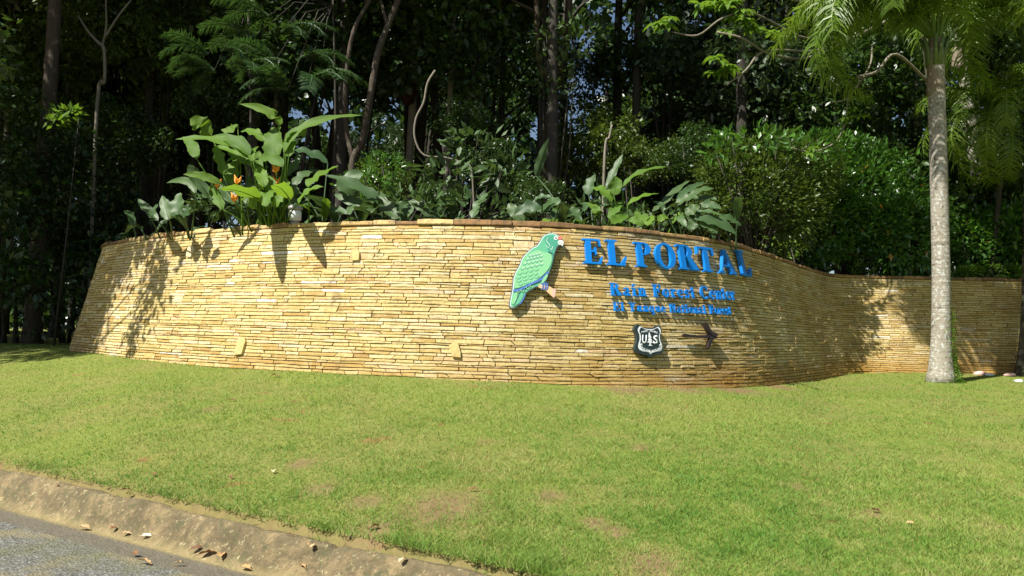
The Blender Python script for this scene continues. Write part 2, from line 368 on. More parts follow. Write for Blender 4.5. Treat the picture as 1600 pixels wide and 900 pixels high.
for nm, arr in (('sand', sand), ('pan', pan)):
    a = me.attributes.new(nm, 'FLOAT', 'POINT'); a.data.foreach_set('value', np.array(arr, np.float32))
tag(obj('kerb', me, M['concrete']), kind='structure')

# ------------------------------------------------------------------ grass blades (nobody could count them)
def drymask(x, y): return np.clip((vnoise(x * 0.9, y * 0.9, 21) * .6 + vnoise(x * 3.1, y * 3.1, 22) * .4 - 0.46) * 5, 0, 1)
def grass():
    N = 900000
    th = RNG.uniform(-0.72, 0.86, N); rr = 1 / (RNG.uniform(1 / 21.0, 1 / 2.8, N)); x = rr * np.tan(th); y = rr
    D = D_of(x, y); px = 800 + F * x / y; dw = np.interp(px, FPX, FD)
    hgt = RNG.uniform(0.012, 0.030, N) * (0.7 + 0.6 * vnoise(x * 2, y * 2, 31)); edge = KW - .08 + 0.20 * vnoise(x * 1.8 + y, y * 3, 33)
    keep = (D > edge) & (D < dw + 0.1) & (px < 2250) & (px > -400)
    keep |= (px < 112) & (D > edge) & (y < 20)
    bare = bareness(x, y)
    keep &= RNG.uniform(0, 1, N) > bare * 0.8
    dm = drymask(x, y); keep &= RNG.uniform(0, 1, N) > dm * 0.15; hgt = hgt * (1 + 1.3 * np.clip(1 - (D - edge) / .35, 0, 1) * vnoise(x * 5, y * 5, 44)) * (0.75 + .7 * vnoise(x * 9, y * 7, 45))
    x, y, hgt, dm, px, D = [a[keep] for a in (x, y, hgt, dm, px, D)]; N = len(x)
    z = ground(x, y); a = RNG.uniform(0, 2 * np.pi, N); lean = RNG.uniform(0.4, 2.2, N) * hgt; w = RNG.uniform(0.0016, 0.0032, N) * (0.6 + y * 0.11)
    la = a + RNG.uniform(-1, 1, N)
    p0 = np.stack([x - np.cos(a) * w, y - np.sin(a) * w, z - 0.004], -1); p1 = np.stack([x + np.cos(a) * w, y + np.sin(a) * w, z - 0.004], -1)
    p2 = np.stack([x + np.sin(la) * lean, y - np.cos(la) * lean, z + hgt], -1)
    V = np.stack([p0, p1, p2], 1).reshape(-1, 3); Fc = np.arange(3 * N).reshape(-1, 3)
    fine = np.clip((vnoise(x * 7, y * 5, 42) * .5 + vnoise(x * 17, y * 12, 43) * .5 - .5) * 3, 0, 1)
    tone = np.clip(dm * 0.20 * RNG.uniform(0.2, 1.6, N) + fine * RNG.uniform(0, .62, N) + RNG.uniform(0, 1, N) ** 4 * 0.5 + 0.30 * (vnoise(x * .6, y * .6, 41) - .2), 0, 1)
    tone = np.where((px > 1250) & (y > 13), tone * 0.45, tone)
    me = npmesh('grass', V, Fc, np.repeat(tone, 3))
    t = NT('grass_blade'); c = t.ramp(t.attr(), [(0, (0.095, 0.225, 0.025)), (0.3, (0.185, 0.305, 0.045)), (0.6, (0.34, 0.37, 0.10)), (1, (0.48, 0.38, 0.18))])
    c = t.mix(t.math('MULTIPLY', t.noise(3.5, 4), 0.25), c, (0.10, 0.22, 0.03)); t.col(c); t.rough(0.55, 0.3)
    tr = t.new('ShaderNodeBsdfTranslucent'); t.l(c, tr.inputs[0]); mx = t.new('ShaderNodeMixShader'); mx.inputs[0].default_value = 0.35
    t.l(t.b.outputs[0], mx.inputs[1]); t.l(tr.outputs[0], mx.inputs[2]); t.l(mx.outputs[0], t.out.inputs['Surface'])
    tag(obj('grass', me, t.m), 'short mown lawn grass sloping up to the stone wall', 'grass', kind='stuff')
grass()

# ------------------------------------------------------------------ the stone wall
wall = thing('stone_wall', 'long curving battered wall of thin yellow stone slabs behind the lawn', 'wall', wpt(wall_sz(800, 560)[0], 0.9))
def core():
    V = []; Fs = []; ss = np.arange(0.2, SMAX - 0.2, 0.12); zs = [0.2, 1.2, 2.2, ZTOP - 0.004]
    for s in ss:
        for z in zs: V.append(wpt(s, z, -0.016))
        V.append(wpt(s, ZTOP - 0.004, -0.42)); V.append(wpt(s, 1.0, -0.75))
    m = 6
    for i in range(len(ss) - 1):
        for j in range(m - 1): Fs.append((i * m + j, (i + 1) * m + j, (i + 1) * m + j + 1, i * m + j + 1))
    under(obj('mortar_core', pymesh('mortar_core', V, Fs), M['mortar']), wall)
core()
HK = [Z0]; rs = random.Random(3)
while HK[-1] < ZTOP - 0.05: HK.append(HK[-1] + rs.uniform(0.034, 0.060))
HK[-1] = ZTOP - 0.002
NKc = len(HK)
def hline(k, s):
    if k <= 0 or k >= NKc - 1: return HK[k]
    return HK[k] + 0.014 * (float(vnoise(s * 0.9 + k * 7.3, k * 3.1, 51)) - .5) + 0.008 * (float(vnoise(s * 4.0 + k * 5.1, k * 1.7, 52)) - .5)
def stone_geo(k0, k1, sb0, st0, sb1, st1, rnd):
    g = 0.0019; pr = rnd.uniform(0.0, 0.006) if rnd.random() < .8 else rnd.uniform(0.005, 0.015)
    nseg = 3 if (sb1 - sb0) > 0.3 else 2
    out = []; fr = []
    bot = [sb0 + (sb1 - sb0) * i / nseg for i in range(nseg + 1)]; top = [st0 + (st1 - st0) * i / nseg for i in range(nseg + 1)]
    ring = [(s, hline(k0, s) + g) for s in bot] + [(s, hline(k1, s) - g) for s in reversed(top)]
    cs = sum(r[0] for r in ring) / len(ring); cz = sum(r[1] for r in ring) / len(ring)
    ring2 = []
    for i, (s, z) in enumerate(ring):
        s += (g if s < cs else -g) if i in (0, nseg, nseg + 1, 2 * nseg + 1) else 0
        s += rnd.uniform(-.004, .004); z += rnd.uniform(-.004, .003)
        ring2.append((s, z))
    V = [wpt(s, z, -0.05) for s, z in ring2]
    tilt = rnd.uniform(-0.003, 0.003)
    for s, z in ring2:
        ds = 0.005 if s < cs else -0.005; dz = 0.0045 if z < cz else -0.0045
        V.append(wpt(s + ds, z + dz, pr + tilt * (1 if s < cs else -1) + rnd.uniform(-.002, .002)))
    n = len(ring2); V.append(wpt(cs, cz, pr + rnd.uniform(0, .005)))
    Fs = [(i, (i + 1) % n, n + (i + 1) % n, n + i) for i in range(n)] + [(n + i, n + (i + 1) % n, 2 * n) for i in range(n)]
    return V, Fs, cs, cz
def stone_tone(rnd, s):
    r = rnd.random()
    if r < 0.012: return 1.0
    if r < 0.06: return rnd.uniform(0.93, 0.97)
    if r < 0.15: return rnd.uniform(0.05, 0.28)
    return min(0.9, max(0.10, rnd.gauss(0.56, 0.2) + 0.35 * (float(vnoise(s * .7, rnd.random() * .2, 91)) - .5)))
def build_stones():
    rnd = random.Random(11); cand = []; blocked = {}
    S0, S1 = 8.0, SMAX - 1.0
    for k in range(NKc - 1):
        s = S0 + rnd.uniform(0, .3); sl = rnd.uniform(-.02, .02); bl = blocked.get(k, []); prev = (s, s + sl)
        while s < S1:
            ln = rnd.choice((rnd.uniform(0.10, 0.28), rnd.uniform(0.22, 0.5), rnd.uniform(0.3, 0.72)))
            e = s + ln; r = rnd.random(); sl = rnd.uniform(-.012, .012) if r < .6 else rnd.uniform(-.06, .06)
            hit = [b for b in bl if b[0] < e and b[1] > s]
            if hit:
                b = hit[0]
                if b[0] - s > 0.06: cand.append((k, k + 1, prev[0], prev[1], b[0], b[2]))
                s = b[1]; prev = (b[1], b[3]); bl = [q for q in bl if q is not b]; continue
            nb = (e, e + sl)
            if rnd.random() < 0.02 and k < NKc - 2 and ln < 0.4 and HK[k + 2] - HK[k] < 0.17:
                cand.append((k, k + 2, prev[0], prev[1], nb[0], nb[1])); blocked.setdefault(k + 1, []).append((prev[1], nb[1], prev[1], nb[1]))
            else: cand.append((k, k + 1, prev[0], prev[1], nb[0], nb[1]))
            s = e; prev = nb
        for kk in blocked: blocked[kk].sort()
    G = []
    for (k0, k1, a, b, c, d) in cand:
        if HK[k1] < 0.7: continue
        V, Fs, cs, cz = stone_geo(k0, k1, a, b, c, d, rnd); p = wpt(cs, cz); dist = (p - Vector((0, 0, EYE))).length
        px, py = proj(p); gzv = gz(p.x, p.y); vis = 1.0 if (cz > gzv + 0.03 and 0 < px < 1600) else 0.0
        t, nn = frame(cs); face = max(0.05, -(nn[0] * p.x + nn[1] * p.y) / math.hypot(p.x, p.y))
        G.append((vis * max(c - a, .01) * (HK[k1] - HK[k0]) * face / dist ** 2, V, Fs, cs, stone_tone(rnd, cs)))
    G.sort(key=lambda g: -g[0]); big = G[:296]; rest = G[296:]
    for _, V, Fs, cs, tone in big:
        c = sum((Vector(v) for v in V), Vector()) / len(V)
        o = obj('stone', pymesh('stone', [Vector(v) - c for v in V], Fs, tone), M['stone'], None, c); under(o, wall)
    mb = MB()
    for _, V, Fs, cs, tone in rest: mb.add(V, Fs, tone)
    o = under(obj('stone_facing', mb.mesh('stone_facing'), M['stone']), wall); o['kind'] = 'stuff'
    # odd upright slabs set into the courses
    for px, py, pts in ((378, 542, [(-8, -14), (6, -14), (9, -8), (7, 12), (-8, 14), (-9, 3)]), (712, 547, [(-11, -6), (-3, -13), (4, -11), (9, 4), (10, 13), (-4, 12)]),
                        (556, 400, [(-7, -9), (2, -12), (8, -4), (9, 8), (-3, 9), (-8, 2)]), (300, 394, [(-8, -8), (3, -9), (9, -2), (5, 9), (-7, 8), (-9, 0)])):
        s, z = wall_sz(px, py); C0, t_, u_, n_ = wall_frame(s, z); m = C0.length / F * 1.0; ns = len(pts)
        V = [C0 + t_ * x * m - u_ * y * m - n_ * .03 for x, y in pts] + [C0 + t_ * x * m * .93 - u_ * y * m * .93 + n_ * .044 for x, y in pts] + [C0 + n_ * .05]
        V = V[:]; Fs = [((i + 1) % ns, i, ns + i, ns + (i + 1) % ns) for i in range(ns)] + [(ns + (i + 1) % ns, ns + i, 2 * ns) for i in range(ns)]
        c = C0.copy(); o = obj('upright_slab', pymesh('upright_slab', [v - c for v in V], Fs, 0.5 if px > 350 else .85), M['stone'], None, c); under(o, wall)
build_stones()
def build_coping():
    rnd = random.Random(5); s = 7.0
    while s < SMAX - 1.2:
        ln = rnd.uniform(0.30, 0.62); e = min(s + ln, SMAX - 1); h = rnd.uniform(0.055, 0.085); ov = rnd.uniform(0.015, 0.045)
        ns = 4; V = []; z0 = ZTOP + rnd.uniform(0, .006)
        for i in range(ns + 1):
            q = s + 0.004 + (e - s - 0.008) * i / ns; j = rnd.uniform(-.008, .008); jz = rnd.uniform(-.006, .006)
            V += [wpt(q, z0, -0.40), wpt(q, z0, ov + j - .006), wpt(q, z0 + .012, ov + j), wpt(q, z0 + h - .012 + jz, ov + j), wpt(q, z0 + h + jz, ov + j - .014), wpt(q, z0 + h + jz * .5, -0.40)]
        Fs = [(i * 6 + j, (i + 1) * 6 + j, (i + 1) * 6 + (j + 1) % 6, i * 6 + (j + 1) % 6) for i in range(ns) for j in range(6)] + [tuple(range(6)), tuple(range(ns * 6 + 5, ns * 6 - 1, -1))]
        Fs = [f[::-1] for f in Fs]
        px = proj(wpt(s, ZTOP))[0]
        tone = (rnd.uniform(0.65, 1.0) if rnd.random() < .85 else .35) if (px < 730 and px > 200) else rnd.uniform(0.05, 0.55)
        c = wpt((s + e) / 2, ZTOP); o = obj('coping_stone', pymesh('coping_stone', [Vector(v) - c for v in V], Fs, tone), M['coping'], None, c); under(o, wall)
        s = e
build_coping()
# planted terrace held by the wall
def bedz(x, y): return 3.10 + max(0.0, y - 20) * 0.07
V = []; Fs = []; ss = np.arange(0.2, SMAX - 0.2, 0.3)
for i, s in enumerate(ss):
    a = wpt(s, 3.12, -0.41); u = s / SMAX; b = Vector((-10.0 + 75 * u, 95, 3))
    for r in (0, .05, .12, .25, .5, 1):
        p = a.lerp(b, r); V.append((p.x, p.y, bedz(p.x, p.y) + (0.12 * (float(vnoise(p.x * .8, p.y * .8, 61)) - .3) if r > 0 else 0)))
for i in range(len(ss) - 1):
    for j in range(5): Fs.append((i * 6 + j, (i + 1) * 6 + j, (i + 1) * 6 + j + 1, i * 6 + j + 1))
tag(obj('planting_bed', pymesh('planting_bed', V, Fs, None, True), M['soil']), kind='structure')
def floor_z(x, y):
    inside = y > np.interp(x, CP[72:, 0], CP[72:, 1]) - 0.1 if x > -9.9 else False
    if x <= -9.9 + (y - 20) * -0.0: inside = False
    return bedz(x, y) if inside else gz(x, y)

# ------------------------------------------------------------------ serif letters (strokes as prisms, each a hair prouder than the last)
def arc(cx, cy, ro, so, ri, si, a0, a1, n=14):
    o = [(cx + ro * math.cos(R(a0 + (a1 - a0) * i / n)), cy + so * math.sin(R(a0 + (a1 - a0) * i / n))) for i in range(n + 1)]
    q = [(cx + ri * math.cos(R(a0 + (a1 - a0) * i / n)), cy + si * math.sin(R(a0 + (a1 - a0) * i / n))) for i in range(n + 1)]
    return ('strip', o, q)
def rc(x0, y0, x1, y1): return ('poly', [(x0, y0), (x1, y0), (x1, y1), (x0, y1)])
def pl(*p): return ('poly', list(p))
def serif(x, y, w, up=1, h=.05): return pl((x - w / 2, y), (x + w / 2, y), (x + w / 2, y + up * h), (x + w * .18, y + up * h * 2), (x - w * .18, y + up * h * 2), (x - w / 2, y + up * h))
GL = {
 'E': (.78, [rc(.12, 0, .33, 1), rc(.02, 0, .7, .07), rc(.02, .93, .68, 1), rc(.33, .47, .52, .55), pl((.60, .07), (.70, .07), (.77, .30), (.72, .30)), pl((.60, .93), (.68, .93), (.72, .72), (.67, .72)), pl((.47, .36), (.53, .36), (.53, .66), (.47, .66))]),
 'L': (.76, [rc(.12, 0, .33, 1), rc(.02, 0, .68, .07), serif(.225, 1, .42, -1), pl((.52, .07), (.68, .07), (.76, .36), (.70, .36))]),
 'P': (.70, [rc(.12, 0, .33, 1), serif(.225, 0, .42), rc(.02, .93, .35, 1), arc(.36, .74, .32, .26, .12, .20, -90, 90), rc(.3, .48, .38, .54), rc(.3, .94, .38, 1)]),
 'O': (.86, [arc(.43, .5, .43, .52, .22, .44, 0, 360, 30)]),
 'R': (.86, [rc(.12, 0, .33, 1), serif(.225, 0, .42), rc(.02, .93, .35, 1), arc(.36, .75, .31, .25, .11, .19, -90, 90), rc(.3, .5, .38, .56), rc(.3, .94, .38, 1), pl((.36, .53), (.56, .53), (.84, .06), (.86, 0), (.62, 0))]),
 'T': (.78, [rc(.285, 0, .495, 1), serif(.39, 0, .42), rc(.02, .92, .76, 1), pl((0, .70), (.05, .70), (.12, .93), (.02, .93)), pl((.78, .70), (.73, .70), (.66, .93), (.76, .93))]),
 'A': (.88, [pl((.40, 1.0), (.52, 1.0), (.86, 0), (.62, 0)), pl((.38, .93), (.46, 1.0), (.16, 0), (.09, 0)), rc(.2, .28, .66, .35), serif(.13, 0, .28), serif(.73, 0, .34)]),
 'F': (.70, [rc(.12, 0, .33, 1), serif(.225, 0, .42), rc(.02, .92, .66, 1), rc(.33, .46, .50, .55), pl((.58, .92), (.66, .92), (.70, .68), (.65, .68)), pl((.46, .34), (.52, .34), (.52, .68), (.46, .68))]),
 'C': (.80, [arc(.44, .5, .44, .52, .22, .44, 50, 318, 24), pl((.62, .86), (.68, .98), (.73, 1.0), (.74, .66), (.70, .66)), ]),
 'N': (.88, [rc(.13, 0, .21, 1), rc(.70, 0, .78, 1), pl((.08, 1), (.30, 1), (.78, 0), (.66, 0)), serif(.17, 0, .30), serif(.74, 1, .30, -1)]),
 'Y': (.84, [rc(.33, 0, .54, .48), serif(.43, 0, .40), pl((.06, 1), (.30, 1), (.54, .44), (.36, .40)), pl((.66, 1), (.74, 1), (.52, .40), (.46, .46)), serif(.18, 1, .36, -1), serif(.70, 1, .28, -1)]),
 'l': (.34, [rc(.08, 0, .26, 1), serif(.17, 0, .34), pl((0, .95), (.1, .9), (.1, 1), (.0, 1.0))]),
 'i': (.34, [rc(.08, 0, .26, .66), serif(.17, 0, .34), pl((0, .66), (0, .60), (.1, .56), (.1, .66)), arc(.16, .86, .115, .115, .001, .001, 0, 360, 12)]),
 'n': (.62, [rc(.08, 0, .26, .66), serif(.17, 0, .32), pl((0, .66), (0, .60), (.1, .56), (.1, .66)), arc(.36, .42, .20, .26, .04, .16, 0, 165, 10), rc(.38, 0, .56, .45), serif(.47, 0, .32)]),
 'u': (.62, [rc(.08, .2, .26, .66), rc(.38, 0, .56, .66), pl((0, .66), (0, .59), (.1, .57), (.1, .66)), pl((.3, .66), (.3, .59), (.4, .57), (.4, .66)), arc(.28, .24, .20, .25, .04, .15, 180, 345, 10), rc(.5, 0, .64, .06)]),
 'o': (.56, [arc(.28, .33, .28, .35, .11, .27, 0, 360, 22)]),
 'e': (.52, [arc(.28, .33, .28, .35, .11, .27, 0, 325, 22), rc(.14, .34, .52, .40)]),
 'a': (.56, [arc(.23, .18, .22, .20, .06, .11, 60, 330, 12), rc(.30, .04, .46, .5), arc(.26, .48, .20, .20, .04, .12, 0, 165, 10), pl((.42, 0), (.56, .03), (.56, .09), (.42, .1)), pl((.22, .32), (.32, .36), (.32, .44), (.2, .38))]),
 'r': (.46, [rc(.08, 0, .26, .66), serif(.17, 0, .34), pl((0, .66), (0, .60), (.1, .56), (.1, .66)), arc(.36, .50, .12, .18, .02, .10, 20, 170, 8), arc(.38, .54, .085, .085, .001, .001, 0, 360, 10)]),
 's': (.44, [arc(.22, .48, .19, .20, .05, .12, 30, 255, 10), arc(.22, .19, .20, .21, .06, .13, -150, 78, 10), pl((.10, .44), (.18, .5), (.36, .26), (.28, .19)), pl((.34, .66), (.39, .66), (.39, .46), (.35, .46)), pl((.03, .0), (.08, .0), (.08, .2), (.03, .2))]),
 't': (.38, [rc(.1, .1, .27, .86), rc(0, .60, .36, .66), arc(.24, .14, .14, .15, .0, .08, 180, 320, 8)]),
 'q': (.60, [arc(.25, .33, .25, .35, .09, .27, 60, 300, 16), rc(.36, -.28, .54, .66), serif(.45, -.28, .34), pl((.3, .6), (.38, .66), (.38, .58), (.3, .54)), pl((.3, .0), (.38, .1), (.38, .02), (.3, -.02))]),
}
def prism2(mb, shape, to3, d0, d1):
    if shape[0] == 'poly':
        p = shape[1]; ar = sum(p[i][0] * p[(i + 1) % len(p)][1] - p[(i + 1) % len(p)][0] * p[i][1] for i in range(len(p)))
        if ar < 0: p = p[::-1]
        n = len(p); V = [to3(x, y, d0) for x, y in p] + [to3(x, y, d1) for x, y in p]
        mb.add(V, [tuple(range(n, 2 * n)), tuple(range(n))[::-1]] + [(i, (i + 1) % n, n + (i + 1) % n, n + i) for i in range(n)])
    else:
        o, q = shape[1], shape[2]; n = len(o); V = []
        for d in (d0, d1):
            V += [to3(x, y, d) for x, y in o] + [to3(x, y, d) for x, y in q]
        Fs = []
        for i in range(n - 1):
            Fs += [(2 * n + i, 2 * n + i + 1, 3 * n + i + 1, 3 * n + i), (i, n + i, n + i + 1, i + 1), (i, i + 1, 2 * n + i + 1, 2 * n + i), (n + i, 3 * n + i, 3 * n + i + 1, n + i + 1)]
        Fs += [(0, 2 * n, 3 * n, n), (n - 1, 2 * n - 1, 4 * n - 1, 3 * n - 1)]
        mb.add(V, Fs)
def put_letter(ch, base, t, u, n, h, w, root, mat, off=.035, dep=.055):
    gw, prims = GL[ch]; mb = MB(); sx = w / gw
    def to3(x, y, d): return t * ((x - gw / 2) * sx) + u * (y * h) + n * d
    for i, p in enumerate(prims): prism2(mb, p, to3, off - i * 0.0006, off + dep + i * 0.0011)
    me = mb.mesh('letter'); bm = bmesh.new(); bm.from_mesh(me); bmesh.ops.recalc_face_normals(bm, faces=bm.faces); bm.to_mesh(me); bm.free()
    return under(obj('letter', me, mat, None, base), root)
def row(px, py):                           # pixel on the wall face -> s, z
    return wall_sz(px, py)
# large row: every letter's left, right, baseline and top as measured
BIG = [('E', 911, 945, 416.5, 377), ('L', 948, 981, 419, 379), ('P', 992, 1021, 421, 382.5), ('O', 1024, 1058, 423, 384), ('R', 1058, 1092, 424.5, 387), ('T', 1090, 1118, 427.5, 390), ('A', 1121, 1148, 430.5, 393.5), ('L', 1153, 1175, 433.5, 396)]
s_, z_ = row(1040, 423)
txt = thing('raised_lettering', 'large blue raised capital letters on the stone wall reading EL PORTAL', 'lettering', wpt(s_, z_))
zb = sum(row((a + b) / 2 - 4, c - 1)[1] for _, a, b, c, d in BIG) / 8
print('big baselines', [round(row((a + b) / 2 - 4, c - 1)[1], 3) for _, a, b, c, d in BIG])
for ch, a, b, c, d in BIG:
    sa, za = row(a - 4, c - 1); sb, zb2 = row(b - 4, c - 1); sm = (sa + sb) / 2; zz = (za + zb2) / 2 * .6 + zb * .4
    P, t_, u_, n_ = wall_frame(sm, zz); ht = (wpt(sm, row((a + b) / 2 - 8, d - 1)[1]) - P).length
    put_letter(ch, P, t_, u_, n_, ht, (sb - sa) * (.74 if b > 1160 else .86), txt, M['blue'])
def text_line(s, pxa, pya, pxb, pyb, cap, label, sp=0.10, space=.42):
    sa, za = row(pxa, pya); sb, zb_ = row(pxb, pyb); tot = sum((GL[c][0] + sp) if c != ' ' else space for c in s) - sp
    sc = (sb - sa) / tot; root = thing('raised_lettering', label, 'lettering', wpt((sa + sb) / 2, (za + zb_) / 2)); x = 0
    for c in s:
        if c == ' ': x += space; continue
        w = GL[c][0]; q = sa + (x + w / 2) * sc; z = za + (zb_ - za) * (q - sa) / (sb - sa); P, t_, u_, n_ = wall_frame(q, z)
        put_letter(c, P, t_, u_, n_, cap * P.length / F / math.cos(R(8)), w * sc * .96, root, M['blue'], .032, .028); x += w + sp
text_line('Rain Forest Center', 951, 463, 1145, 470.5, 19.5, 'middle row of blue raised letters reading Rain Forest Center', .17, .42)
text_line('El Yunque National Forest', 956, 487, 1139, 493, 13.5, 'smallest bottom row of blue raised letters reading El Yunque National Forest', .17, .42)

# ------------------------------------------------------------------ flat signs cut from thick board, measured on the wall's tangent plane
class Board:
    def __init__(s, px, py, zx, zy, k):     # zoom origin and factor of the measured drawing
        sz = wall_sz(px, py); s.c, s.t, s.u, s.n = wall_frame(*sz); s.zx, s.zy, s.k = zx, zy, k
    def at(s, X, Y, d):
        v = Vector(ray(s.zx + X / s.k, s.zy + Y / s.k)); o = Vector((0, 0, EYE)); c = s.c + s.n * 0.07
        tt = (c - o).dot(s.n) / v.dot(s.n); return o + v * tt + s.n * (d - 0.07)
    def cut(s, name, pts, d0, d1, mat, root, smooth=0, label=None):
        P = [s.at(x, y, 0) for x, y in (curve2(pts, smooth) if smooth else pts)]; n = len(P)
        V = [p + s.n * d0 - s.c for p in P] + [p + s.n * d1 - s.c for p in P]
        me = pymesh(name, V, [tuple(range(n, 2 * n)), tuple(range(n))[::-1]] + [(i, (i + 1) % n, n + (i + 1) % n, n + i) for i in range(n)])
        bm = bmesh.new(); bm.from_mesh(me); bmesh.ops.triangulate(bm, faces=[f for f in bm.faces if len(f.verts) > 4]); bmesh.ops.recalc_face_normals(bm, faces=bm.faces); bm.to_mesh(me); bm.free()
        o = obj(name, me, mat, None, s.c)
        if isinstance(root, bpy.types.Object): under(o, root) if root.type == 'EMPTY' else setattr(o, 'parent', root) or setattr(o, 'matrix_parent_inverse', root.matrix_world.inverted())
        if label: o['label'] = label
        return o
    def line(s, name, pts, w, d0, d1, mat, root, smooth=4, closed=False, join=None):
        pts = curve2(pts, smooth, closed) if smooth else pts; L = []; Rr = []
        for i, p in enumerate(pts):
            a = pts[i - 1] if (i or closed) else p; b = pts[(i + 1) % len(pts)] if (i < len(pts) - 1 or closed) else p
            dx, dy = b[0] - a[0], b[1] - a[1]; m = math.hypot(dx, dy) or 1; ww = (w if not hasattr(w, '__len__') else w[0] + (w[1] - w[0]) * i / (len(pts) - 1)) / 2
            L.append((p[0] - dy / m * ww, p[1] + dx / m * ww)); Rr.append((p[0] + dy / m * ww, p[1] - dx / m * ww))
        if closed: L.append(L[0]); Rr.append(Rr[0])
        mb = join or MB(); prism2(mb, ('strip', L, Rr), lambda x, y, d: s.at(x, y, d) - s.c, d0, d1)
        if join is None: return s.fin(name, mb, mat, root)
    def fin(s, name, mb, mat, root):
        me = mb.mesh(name); bm = bmesh.new(); bm.from_mesh(me); bmesh.ops.recalc_face_normals(bm, faces=bm.faces); bm.to_mesh(me); bm.free()
        return under(obj(name, me, mat, None, s.c), root)
def curve2(pts, n, closed=True):
    out = []; m = len(pts)
    rng = range(m) if closed else range(m - 1)
    for i in rng:
        if closed: a, b, c, d = pts[i - 1], pts[i], pts[(i + 1) % m], pts[(i + 2) % m]
        else: a, b, c, d = pts[max(i - 1, 0)], pts[i], pts[i + 1], pts[min(i + 2, m - 1)]
        for k in range(n):
            t = k / n; out.append(tuple(0.5 * (2 * b[j] + (c[j] - a[j]) * t + (2 * a[j] - 5 * b[j] + 4 * c[j] - d[j]) * t * t + (3 * b[j] - a[j] - 3 * c[j] + d[j]) * t ** 3) for j in (0, 1)))
    if not closed: out.append(pts[-1])
    return out
# parrot
bp = Board(838, 425, 780, 350, 6.0)
par = thing('parrot_sign', 'green parrot cut-out on a tan perch mounted left of the blue lettering', 'sign', bp.c)
OUT = [(450, 95), (500, 86), (545, 103), (578, 132), (598, 165), (598, 192), (588, 214), (568, 206), (548, 218), (532, 255), (517, 300), (502, 370), (475, 445), (452, 510), (430, 562),
       (395, 592), (355, 592), (318, 612), (272, 640), (250, 658), (236, 702), (200, 752), (152, 787), (115, 788), (97, 766), (100, 720), (113, 660), (121, 610), (127, 560), (134, 500), (158, 440), (188, 388),
       (214, 320), (258, 270), (308, 226), (348, 205), (372, 175), (394, 136), (420, 108)]
cxm, cym = 360, 440
def inset(pts, k):
    out = []; m = len(pts)
    for i in range(m):
        a = pts[i - 1]; b = pts[(i + 1) % m]; dx, dy = b[0] - a[0], b[1] - a[1]; q = math.hypot(dx, dy); out.append((pts[i][0] - dy / q * k, pts[i][1] + dx / q * k))
    return out
bp.cut('backing_board', inset(OUT, -3), 0.03, 0.078, M['p_edge'], par, 3)
bp.cut('outline', inset(OUT, 5), 0.079, 0.084, M['p_white'], par, 3)
body = inset(OUT, 11)
bp.cut('body', body, 0.085, 0.090, M['p_green'], par, 3)
bp.cut('breast', [(420, 130), (470, 112), (530, 125), (545, 170), (525, 240), (508, 300), (494, 370), (468, 440), (462, 380), (480, 310), (455, 270), (440, 200)], 0.091, 0.0935, M['p_teal'], par, 3)
bp.cut('wing', [(350, 250), (420, 270), (478, 285), (492, 330), (478, 390), (448, 440), (400, 490), (330, 540), (240, 580), (170, 605), (138, 600), (142, 540), (165, 460), (205, 380), (255, 300)], 0.0945, 0.099, M['p_light'], par, 3)
bp.line('wing_edge', [(455, 455), (420, 500), (370, 532), (310, 560), (250, 590), (190, 620), (128, 632)], (20, 22), 0.0995, 0.103, M['p_blue'], par)
mb = MB(); rs2 = random.Random(2)
rowsf = [(185, 545, 4, 58), (180, 515, 4, 56), (190, 475, 4, 54), (215, 430, 5, 46), (235, 385, 5, 40), (258, 345, 5, 34), (285, 312, 4, 30), (200, 575, 4, 56)]
for x0, y0, nn_, st in rowsf:
    for j in range(nn_):
        x = x0 + j * st * .95; y = y0 - j * st * .22
        if x > 470 - max(0, (y - 380)) * .8: continue
        bp.line('f', [(x - st * .42, y - 8), (x - st * .2, y + 5), (x + st * .1, y + 4), (x + st * .38, y - 12)], (5, 7), 0.0995, 0.1015, None, None, 3, False, mb)
bp.fin('feather_scallops', mb, M['p_teal'], par)
mb = MB()
for x0, y0, nn_, st in rowsf[3:7]:
    for j in range(nn_):
        x = x0 + j * st * .95 + 8; y = y0 - j * st * .22 - 12
        if x > 470 - max(0, (y - 380)) * .8: continue
        bp.line('f', [(x - st * .3, y - 6), (x, y + 5), (x + st * .3, y - 9)], (3, 4), 0.0995, 0.1022, None, None, 3, False, mb)
for p in ([(455, 130), (440, 160), (462, 190), (475, 210)], [(435, 205), (450, 222), (468, 225)], [(478, 235), (490, 245), (497, 215)]): bp.line('f', p, (3, 4), 0.094, 0.0965, None, None, 3, False, mb)
bp.fin('pale_feather_marks', mb, M['p_white'], par)
bp.line('breast_line', [(455, 268), (490, 280), (510, 310)], (8, 5), 0.0995, 0.102, M['p_dark'], par)
for pts, mt in (([(120, 755), (118, 720), (140, 650), (165, 640), (168, 680), (150, 740)], 'p_light'), ([(130, 770), (170, 690), (185, 640), (222, 650), (215, 700), (180, 750)], 'p_green'), ([(185, 752), (222, 700), (235, 662), (244, 664), (230, 705), (200, 752)], 'p_blue')):
    bp.cut('tail_feather', pts, 0.0912, 0.096, M[mt], par, 2)
bp.line('tail_line', [(140, 758), (172, 690), (190, 640)], 6, 0.0965, 0.099, M['p_dark'], par)
mb = MB()
for x, y in ((180, 640), (215, 630), (262, 605), (300, 590)): bp.line('f', [(x - 16, y - 8), (x, y + 8), (x + 18, y - 10)], (8, 5), 0.1035, 0.106, None, None, 3, False, mb)
bp.fin('under_wing_feathers', mb, M['p_light'], par)
bp.cut('thigh', [(440, 478), (400, 530), (385, 565), (405, 562), (435, 525), (452, 488)], 0.104, 0.107, M['p_light'], par, 2)
bp.cut('forehead_patch', [(548, 128), (575, 122), (586, 140), (572, 152), (550, 148)], 0.094, 0.099, M['p_red'], par, 2)
